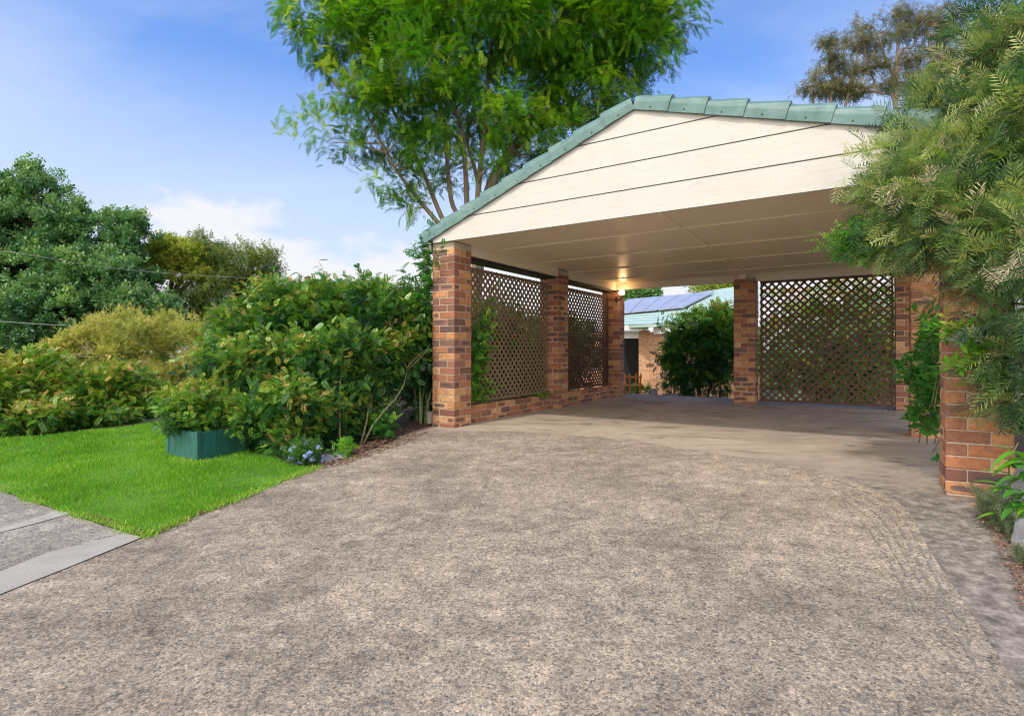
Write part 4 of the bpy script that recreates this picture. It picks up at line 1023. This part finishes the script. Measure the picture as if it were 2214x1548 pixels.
# trees beyond the house
p = gbase(1395, 40)
tree('distant_tree', p, 'green treetop peeping above the house roof by the lamp', 'tree', [B(1385, 640, 22, 14, 40, 1.), B(1400, 636, 14, 8, 40, .6)], LF['maple'], T_broad, 80, 7, .3, .6, M['bark_dark'], [([p, px(1392, 700, 40), px(1390, 645, 40)], .2, .05)], sub=6, tint=(.6, .2))
p = gbase(1560, 38)
tree('distant_tree', p, 'olive treetop behind the house roof next to the rear pillar', 'tree', [B(1545, 622, 45, 14, 38, 1.2), B(1580, 618, 30, 18, 38, 1.)], LF['lime'], T_small, 120, 7, .3, .6, M['bark_dark'], [([p, px(1560, 700, 38), px(1560, 630, 38)], .2, .05)], sub=6, tint=(.45, .2))

# garden behind the rear lattice
gr = px(1780, 850, 14.2); gr[2] = gz(gr[0], gr[1])
def off_rear(base):
    def f(pos):
        w = pos + base; u = uof(w[:, 0], w[:, 1]); v = vof(w[:, 0], w[:, 1]); return (v > 5.75) | (u > 5.3)
    return f
bl = [B(1680, 730, 60, 50, 15.0, .5, 1, .05), B(1760, 700, 70, 60, 14.6, .6, 1, .1), B(1840, 730, 70, 70, 14.0, .6), B(1720, 800, 90, 50, 14.6, .4, .9, -.1), B(1850, 830, 70, 50, 13.4, .4, .9, -.1), B(1900, 700, 60, 90, 13.6, .5), B(1830, 640, 70, 40, 14.2, .5, .8, .2), B(1700, 650, 50, 30, 15.0, .4, .5, .3), B(1960, 760, 50, 100, 13.0, .5), B(1760, 760, 80, 60, 12.2, .3, 1., -.22), B(1860, 740, 70, 80, 11.6, .3, 1.1, -.22), B(1690, 800, 60, 40, 12.6, .3, .8, -.2), B(1800, 830, 90, 30, 12., .3, .8, -.25)]
shrub('rear_garden_shrub', gr, 'sunlit shrub filling the view behind the rear lattice panel', 'shrub', bl, LF['hedge'], T_pinn, 1500, 7, .1, .16, M['bark_dark'], 14, sub=40, sr=.02, tint=(.45, .25), top=.15, shell=.3, clip=off_rear(gr), hot=(.15, .35))
# paling fence beyond, pale
fn = empty('garden_fence', L(3, 11.5, gv(11.5)), ROTZ, 'pale timber fence beyond the rear lattice', 'fence')
M['fence'] = plain('pale_fence_board', (.42, .33, .25), .85, .2, 4, .2, stretch=(6, 6, .5))
mb = MB()
for k in range(44):
    mb.box((-.2 + k * .125, 0, -.05), (-.2 + k * .125 + .115, .018, 1.5 + rng.normal(0, .006)), rng.random())
mb.obj('palings', M['fence'], fn)
mb = MB(); mb.box((-.2, .02, .3), (5.3, .06, .38)); mb.box((-.2, .02, 1.05), (5.3, .06, 1.13)); mb.obj('rail', M['fence'], fn)

# ------------------------------------------------------------------ gum trees on the right skyline
Ze = 34
def gum(xc, tops, label, seed_blobs, n):
    p = gbase(xc, Ze)
    return tree('gum_tree', p, label, 'tree', seed_blobs, LF['gum'], T_hang, int(n * .75), 16, .20, .36, M['bark_gum'], [([p] + [px(x, y, Ze + dz) for x, y, dz in t], a, b) for t, a, b in tops], group='gum trees on the skyline',
                sub=45, r0=.06, r1=.02, out=.3, rand=.5, up=-.5, tint=(.45, .22), top=.3, shell=.15, )
gum(1800, [([(1800, 500, 0), (1795, 240, 0), (1800, 170, 0), (1790, 110, 0)], .15, .04), ([(1800, 400, 0), (1830, 220, 0), (1850, 150, 0), (1855, 60, 0)], .13, .04), ([(1790, 400, 0), (1760, 230, 0), (1750, 190, 0)], .15, .05)],
    'leftmost gum tree above the carport roof, low and rounded',
    [B(1790, 90, 24, 18, Ze, .7), B(1800, 130, 28, 24, Ze, .8), B(1770, 165, 26, 20, Ze, .7), B(1760, 195, 34, 16, Ze, .8), B(1830, 150, 28, 26, Ze, .8), B(1840, 190, 36, 22, Ze, .9), B(1800, 190, 30, 22, Ze, .8), B(1735, 190, 18, 10, Ze, .5)], 190)
gum(1940, [([(1940, 500, 0), (1936, 215, 0), (1938, 130, 0), (1950, 40, 0)], .2, .04), ([(1938, 240, 0), (1915, 130, 0), (1890, 60, 0)], .14, .04), ([(1938, 180, 0), (1975, 100, 0), (1990, 40, 0)], .12, .04), ([(1938, 260, 0), (1900, 200, 0), (1870, 120, 0)], .12, .04)],
    'tallest gum tree above the carport roof, with a brown trunk',
    [B(1875, 55, 26, 20, Ze, .8), B(1850, 90, 26, 20, Ze, .8), B(1900, 90, 30, 28, Ze, .9), B(1945, 30, 30, 24, Ze, .8), B(1975, 60, 28, 30, Ze, .8), B(1930, 75, 26, 26, Ze, .8), B(1890, 140, 32, 30, Ze, .9), B(1920, 180, 30, 24, Ze, .8), B(1965, 130, 30, 30, Ze, .9), B(1975, 185, 32, 22, Ze, .9), B(1860, 195, 34, 18, Ze, .8), B(1850, 150, 16, 14, Ze, .5)], 330)
gum(2030, [([(2030, 400, 0), (2020, 200, 0), (2005, 60, 0)], .16, .05)], 'gum tree partly hidden by the lacy shrub on the right', [B(2005, 40, 26, 26, Ze, .8), B(2030, 100, 34, 40, Ze, 1.), B(2010, 170, 30, 40, Ze, .9), B(2050, 40, 40, 40, Ze, 1.)], 150)

# ------------------------------------------------------------------ lacy shrub at the right, near
g5 = np.array([3.95, 3.75, gz(3.95, 3.75) - .02])
bl = [B(2170, 40, 60, 60, 4.2, .35, 1, -.12), B(2120, 110, 42, 40, 4.4, .3, 1, -.08), B(2190, 130, 90, 80, 3.9, .4, 1, -.03), B(2115, 190, 75, 60, 4.2, .45), B(2040, 215, 40, 40, 4.3, .3), B(1990, 260, 45, 30, 4.25, .3), B(2190, 260, 90, 70, 3.8, .4, 1, -.05), B(2080, 270, 70, 45, 4.2, .4, 1, -.05),
      B(1905, 345, 45, 30, 3.9, .2, .8, .15), B(1960, 380, 60, 45, 3.8, .3, 1, .15), B(2030, 360, 70, 55, 3.7, .35, 1, .05), B(2110, 360, 80, 60, 3.6, .35, 1, .06), B(2200, 380, 80, 70, 3.4, .35, 1, .02), B(1940, 435, 45, 36, 3.7, .22, 1, .15), B(2010, 450, 60, 40, 3.5, .3, 1, .05), B(2100, 450, 70, 45, 3.4, .3),
      B(1990, 520, 42, 28, 3.6, .2, 1, .12), B(2060, 520, 50, 24, 3.4, .2, .8, .04), B(2150, 500, 60, 50, 3.2, .3, 1, .1), B(2215, 540, 50, 70, 3.0, .3, 1, .1), B(2190, 590, 36, 34, 3.1, .2, 1, .1), B(2220, 680, 35, 60, 3.0, .25, 1, -.05), B(2205, 770, 40, 40, 3.15, .22, 1, .08), B(2225, 840, 40, 50, 3.1, .2, 1, .03), B(2280, 500, 90, 420, 3.3, .5, 1, -.1), B(1880, 520, 35, 28, 3.9, .18, .3)]
def clipcam(pos):
    w = pos + g5; return w[:, 1] > 2.35
t = tree('lacy_shrub', g5, 'tall overhanging shrub with fine lacy silver green leaves at the right edge', 'shrub', bl, LF['grev'], T_lacy, 1500, 7, .06, .16, M['bark_dark'],
     [([g5, g5 + np.array([-.02, 0, .8]), g5 + np.array([-.1, .05, 1.7]), g5 + np.array([-.35, .1, 2.6])], .06, .025), ([g5, g5 + np.array([.1, -.1, .9]), g5 + np.array([-.15, -.2, 1.8]), px(1990, 400, 3.7)], .05, .015),
      ([g5, g5 + np.array([.0, -.3, .7]), px(2190, 620, 3.2), px(2100, 520, 3.3)], .04, .012), ([g5, g5 + np.array([.1, .2, 1.]), px(2100, 200, 4.1), px(2030, 120, 4.3)], .05, .015)],
     sub=150, r0=.010, r1=.003, out=.75, rand=.34, up=-.10, tint=(.38, .20), top=.12, shell=.68, ltj=.05, clip=clipcam, hot=(.16, .34))
# brighter ferny sprig hanging in front of the ceiling
gsp = px(1900, 540, 3.95)
bl = [B(1850, 515, 34, 24, 3.95, .12), B(1810, 530, 26, 16, 3.95, .08), B(1880, 530, 34, 26, 3.95, .12), B(1830, 545, 20, 12, 3.95, .06, .8), B(1925, 505, 30, 26, 3.9, .12)]
base = g5 + np.array([-.02, .12, 0])
t2 = tree('climbing_sprig', base, 'small blue green leafy sprig reaching out in front of the cream ceiling', 'plant', bl, LF['bright'], T_small, 75, 6, .035, .085, M['stem'], [([base, base + np.array([-.1, 0, 1.2]), px(1980, 540, 3.9), px(1890, 525, 3.95), px(1820, 525, 3.95)], .012, .004)], sub=25, r0=.004, r1=.002, tint=(.35, .14), shell=.2)
# bigger leaved vine between the two right hand pillars
ls_ = []
for x0, y0, x1, y1, Z in ((2005, 960, 2000, 700, 5.2), (2015, 900, 1985, 760, 5.1), (2020, 880, 2030, 690, 4.6), (2010, 940, 2010, 820, 5.), (2020, 860, 1960, 790, 5.2), (2015, 820, 1975, 790, 5.1), (2020, 960, 2025, 780, 4.7), (2012, 930, 2005, 850, 5.), (2022, 900, 2010, 720, 4.9), (2018, 800, 2018, 740, 4.8)):
    ls_.append([px(x0, y0, Z), px((x0 + x1) / 2 + rng.uniform(-12, 12), (y0 + y1) / 2, Z), px(x1, y1, Z - .05)])
ls_ += [[p + rng.normal(0, .04, 3) for p in l] for l in ls_]
shoots('pillar_vine', L(4.55, .7), 'broad leaved green vine hanging between the two nearest right hand pillars', 'plant', ls_, LF['bright'], [spray(6, .85, .2, .9, s) for s in range(3)], .05, .12, M['stem'], (.22, .12), .006, droop=.4)
ls_ = []
for x0, y0, x1, y1 in ((2200, 730, 2060, 712), (2190, 740, 2110, 715), (2180, 720, 2090, 735), (2190, 760, 2070, 750), (2200, 700, 2120, 700), (2180, 810, 2050, 792), (2190, 800, 2080, 788), (2190, 740, 2040, 705)):
    Z = 3.38; ls_.append([px(x0, y0, Z), px((x0 + x1) / 2, (y0 + y1) / 2 - 6, Z), px(x1, y1, Z)])
shoots('pillar_vine', g5 + np.array([-.4, -.2, 0]), 'bright green arching shoots crossing the face of the nearest right pillar', 'plant', ls_, LF['bright'], [spray(6, .8, .17, .8, s) for s in range(3)], .024, .095, M['stem'], (.6, .2), .004, droop=.1)
# broad leaved plant, bottom right
def bigleaf(t, p, d, ln, w, mat, sag=.5):
    d = np.array(d, float); d /= np.linalg.norm(d); s = np.cross(d, (0, 0, 1)); s /= np.linalg.norm(s); mb = MB(); vs = []; fs = []; n = 8
    for i in range(n + 1):
        t_ = i / n; c = p + d * ln * t_ + np.array([0, 0, -sag * ln * t_ * t_]); ww = w * math.sin(math.pi * (t_ * .92 + .06)) ** .8
        vs += [c - s * ww + np.array([0, 0, .25 * ww]), c, c + s * ww + np.array([0, 0, .25 * ww])]
    for i in range(n):
        for j in range(2): fs.append((i * 3 + j, i * 3 + j + 1, i * 3 + j + 4, i * 3 + j + 3))
    mb.add(vs, fs, rng.uniform(.3, .75)); return mb.obj('leaf', mat, t, True)
pb_ = px(2235, 1040, 2.95); pb_[2] = gz(pb_[0], pb_[1])
t = empty('broadleaf_plant', pb_, 0, 'broad glossy leaved plant at the right edge beside the nearest pillar', 'plant')
for k in range(30):
    a = rng.uniform(1.9, 4.4); h = rng.uniform(.08, .48); el = rng.uniform(-.1, .9)
    bigleaf(t, np.array([rng.normal(0, .05), rng.normal(0, .04), h]), (math.cos(a), math.sin(a) * .6, el), rng.uniform(.14, .22), rng.uniform(.018, .032), LF['bright'], rng.uniform(.3, .8))
mb = MB()
for k in range(6): limb(mb, (rng.normal(0, .03), rng.normal(0, .03), -.02), (rng.normal(0, .07), rng.normal(0, .05), .5), .006, .003)
mb.obj('stems', M['stem'], t, True)
# spiky grey green herb
def herb(x, y, h, n, label):
    g = G(x, y); t = empty('grey_herb', g, 0, label, 'plant', 'grey herbs on the bed edge'); mb = MB(); P = []; D = []; 
    for k in range(n):
        a = rng.uniform(0, 6.28); ln = h * rng.uniform(.6, 1.1); tip = np.array([math.cos(a) * ln * rng.uniform(.1, .55), math.sin(a) * ln * .4, ln])
        pts = limb(mb, (rng.normal(0, .02), rng.normal(0, .02), -.01), tip, .0022, .0012, .05, 6, 4)
        for q, q2 in zip(pts[1:-1], pts[2:]):
            for _ in range(5): P.append(q * rng.random() + q2 * (1 - rng.random()) * 0 + q * 0 + (q2 - q) * rng.random() + q * 0 if False else q + (q2 - q) * rng.random()); D.append((q2 - q) / np.linalg.norm(q2 - q) * .8 + rng.normal(0, .5, 3))
    P = np.array(P); D = np.array(D); k = len(P)
    link('foliage', scatter_mesh('foliage', T_needle, P, D, .04 * rng.uniform(.6, 1.3, k), rng.normal(.5, .2, k)), LF['sedge'], t); mb.obj('stems', M['stem'], t, True)
herb(2140, 1130, .20, 12, 'spiky grey green herb below the nearest right pillar, leftmost of its row')
herb(2170, 1155, .21, 14, 'spiky grey green herb in the middle of its row on the bed edge')
herb(2190, 1170, .15, 8, 'spiky grey green herb closest to the bluish rock at the right edge')
herb(2212, 1225, .07, 6, 'tiny herb nearest the camera at the right edge')
for i, (x, y, s, lb) in enumerate(((2215, 1105, (.16, .14, .13), 'upper bluish rock at the right edge beneath the broad leaved plant'), (2222, 1190, (.085, .10, .10), 'lower bluish rock at the right edge nearest the camera'))):
    p = G(x, y); rock('rock', p + np.array([.04, .05, 0]), s, lb, 50 + i, None, .9)
# earth bed right of the slab
bedr = [G(2120, 1075), G(2150, 1120), G(2195, 1200), G(2214, 1240), (2.6, 1.2), (9, 1.2), (9, 6), L(5.4, 3)]
gsheet('garden_bed', bedr, .002, M['soil'])

# ------------------------------------------------------------------ overhead cables
def cable(pts, label):
    mb = MB(); mb.tube(smoothline(pts, 8), [.009] * (8 * (len(pts) - 1) + 1), 5); o = mb.obj('overhead_cable', M['wire'], None, True); tag(o, label, 'cable')
cable([px(-400, 500, 15), px(0, 542, 16), px(270, 583, 18), px(600, 604, 22), px(1000, 615, 30)], 'thin sagging cable crossing in front of the left trees, the upper one')
cable([px(-400, 660, 14), px(0, 695, 14), px(200, 706, 14.5), px(420, 712, 15.5), px(800, 720, 20)], 'thin pale cable lower down, ending behind the golden shrub')

# ------------------------------------------------------------------ world, sun, camera
saz = math.atan2(-.80, -.60)     # direction towards the sun (x,y)
sel = R(50)
to = Vector((math.cos(saz) * math.cos(sel), math.sin(saz) * math.cos(sel), math.sin(sel)))
sd = bpy.data.lights.new('sun', 'SUN'); sd.energy = 1.8; sd.angle = R(2.5); sd.color = (1, .95, .87)
so = bpy.data.objects.new('sun', sd); COL.objects.link(so); so.rotation_euler = to.to_track_quat('Z', 'Y').to_euler(); so.location = (0, -5, 20)
w = bpy.data.worlds.new('World'); scn.world = w; w.use_nodes = True; nt = w.node_tree; nt.nodes.clear(); n = N(nt)
outw = nt.nodes.new('ShaderNodeOutputWorld'); bg = nt.nodes.new('ShaderNodeBackground'); nt.links.new(bg.outputs[0], outw.inputs[0])
sky = nt.nodes.new('ShaderNodeTexSky'); sky.sky_type = 'NISHITA'; sky.sun_disc = False; sky.sun_elevation = sel
sky.sun_rotation = math.atan2(to.x, to.y); sky.air_density = 1.3; sky.dust_density = .6; sky.ozone_density = 2.2
SKY = .15
tc = n('TexCoord').outputs['Generated']; sx = n('SeparateXYZ', {0: tc})
zc_ = n.math('MAXIMUM', sx.outputs[2], .0)
den = n.math('ADD', zc_, .18)
cv = n('CombineXYZ', {0: n.math('DIVIDE', sx.outputs[0], den), 1: n.math('DIVIDE', sx.outputs[1], den), 2: 0.})
wisp = n.noise(n('Mapping', {'Vector': cv.outputs[0], 'Scale': (.45, 1.1, 1), 'Rotation': (0, 0, .5)}).outputs[0], 1.1, 7, .55, .7)
wf = n.ramp(wisp, [(.44, (0, 0, 0)), (.70, (.60, .60, .60))])
hf = n.ramp(zc_, [(0., (.98, .98, .98)), (.13, (.92, .92, .92)), (.28, (.64, .64, .64)), (.44, (.17, .17, .17)), (.6, (0, 0, 0))])
# cumulus bank low on the skyline
cm = n.noise(n('Mapping', {'Vector': tc, 'Scale': (1, 1, 1.7)}).outputs[0], 5.5, 7, .55, .2)
bank = n.ramp(n.math('ADD', zc_, n.math('MULTIPLY', n.math('SUBTRACT', cm, .5), .30)), [(.165, (1, 1, 1)), (.20, (0, 0, 0))])
f1 = n.math('SUBTRACT', 1., n.math('MULTIPLY', n.math('SUBTRACT', 1., wf), n.math('SUBTRACT', 1., hf)))
blue = n.mix(1., sky.outputs[0], (SKY * .27, SKY * .66, SKY * 1.22), 'MULTIPLY')
c1 = n.mix(f1, blue, (.60, .67, .79)); c2 = n.mix(n.math('MULTIPLY', bank, .9), c1, (.74, .74, .76))
# added warm bright lobe in the unseen sky behind the viewpoint, as fill light
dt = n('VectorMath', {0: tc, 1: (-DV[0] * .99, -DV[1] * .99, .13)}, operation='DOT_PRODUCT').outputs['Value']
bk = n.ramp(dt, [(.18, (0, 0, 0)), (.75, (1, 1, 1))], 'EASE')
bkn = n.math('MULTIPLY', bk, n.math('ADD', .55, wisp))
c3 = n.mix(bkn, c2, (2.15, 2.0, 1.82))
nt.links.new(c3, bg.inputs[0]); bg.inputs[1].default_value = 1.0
cam = bpy.data.cameras.new('camera'); co = bpy.data.objects.new('camera', cam); COL.objects.link(co); scn.camera = co
co.location = (0, 0, CAMZ); co.rotation_euler = (R(90), 0, 0); cam.sensor_width = 36; cam.sensor_fit = 'HORIZONTAL'
cam.lens = FPX / 2214 * 36; cam.shift_y = -17 / 2214; cam.clip_end = 1500; cam.clip_start = .02
vs_ = scn.view_settings; vs_.view_transform = 'Standard'; vs_.look = 'None'; vs_.exposure = 0.35; scn.cycles.filter_width = 1.1; vs_.gamma = 1
scn.cycles.max_bounces = 8; scn.cycles.transparent_max_bounces = 8
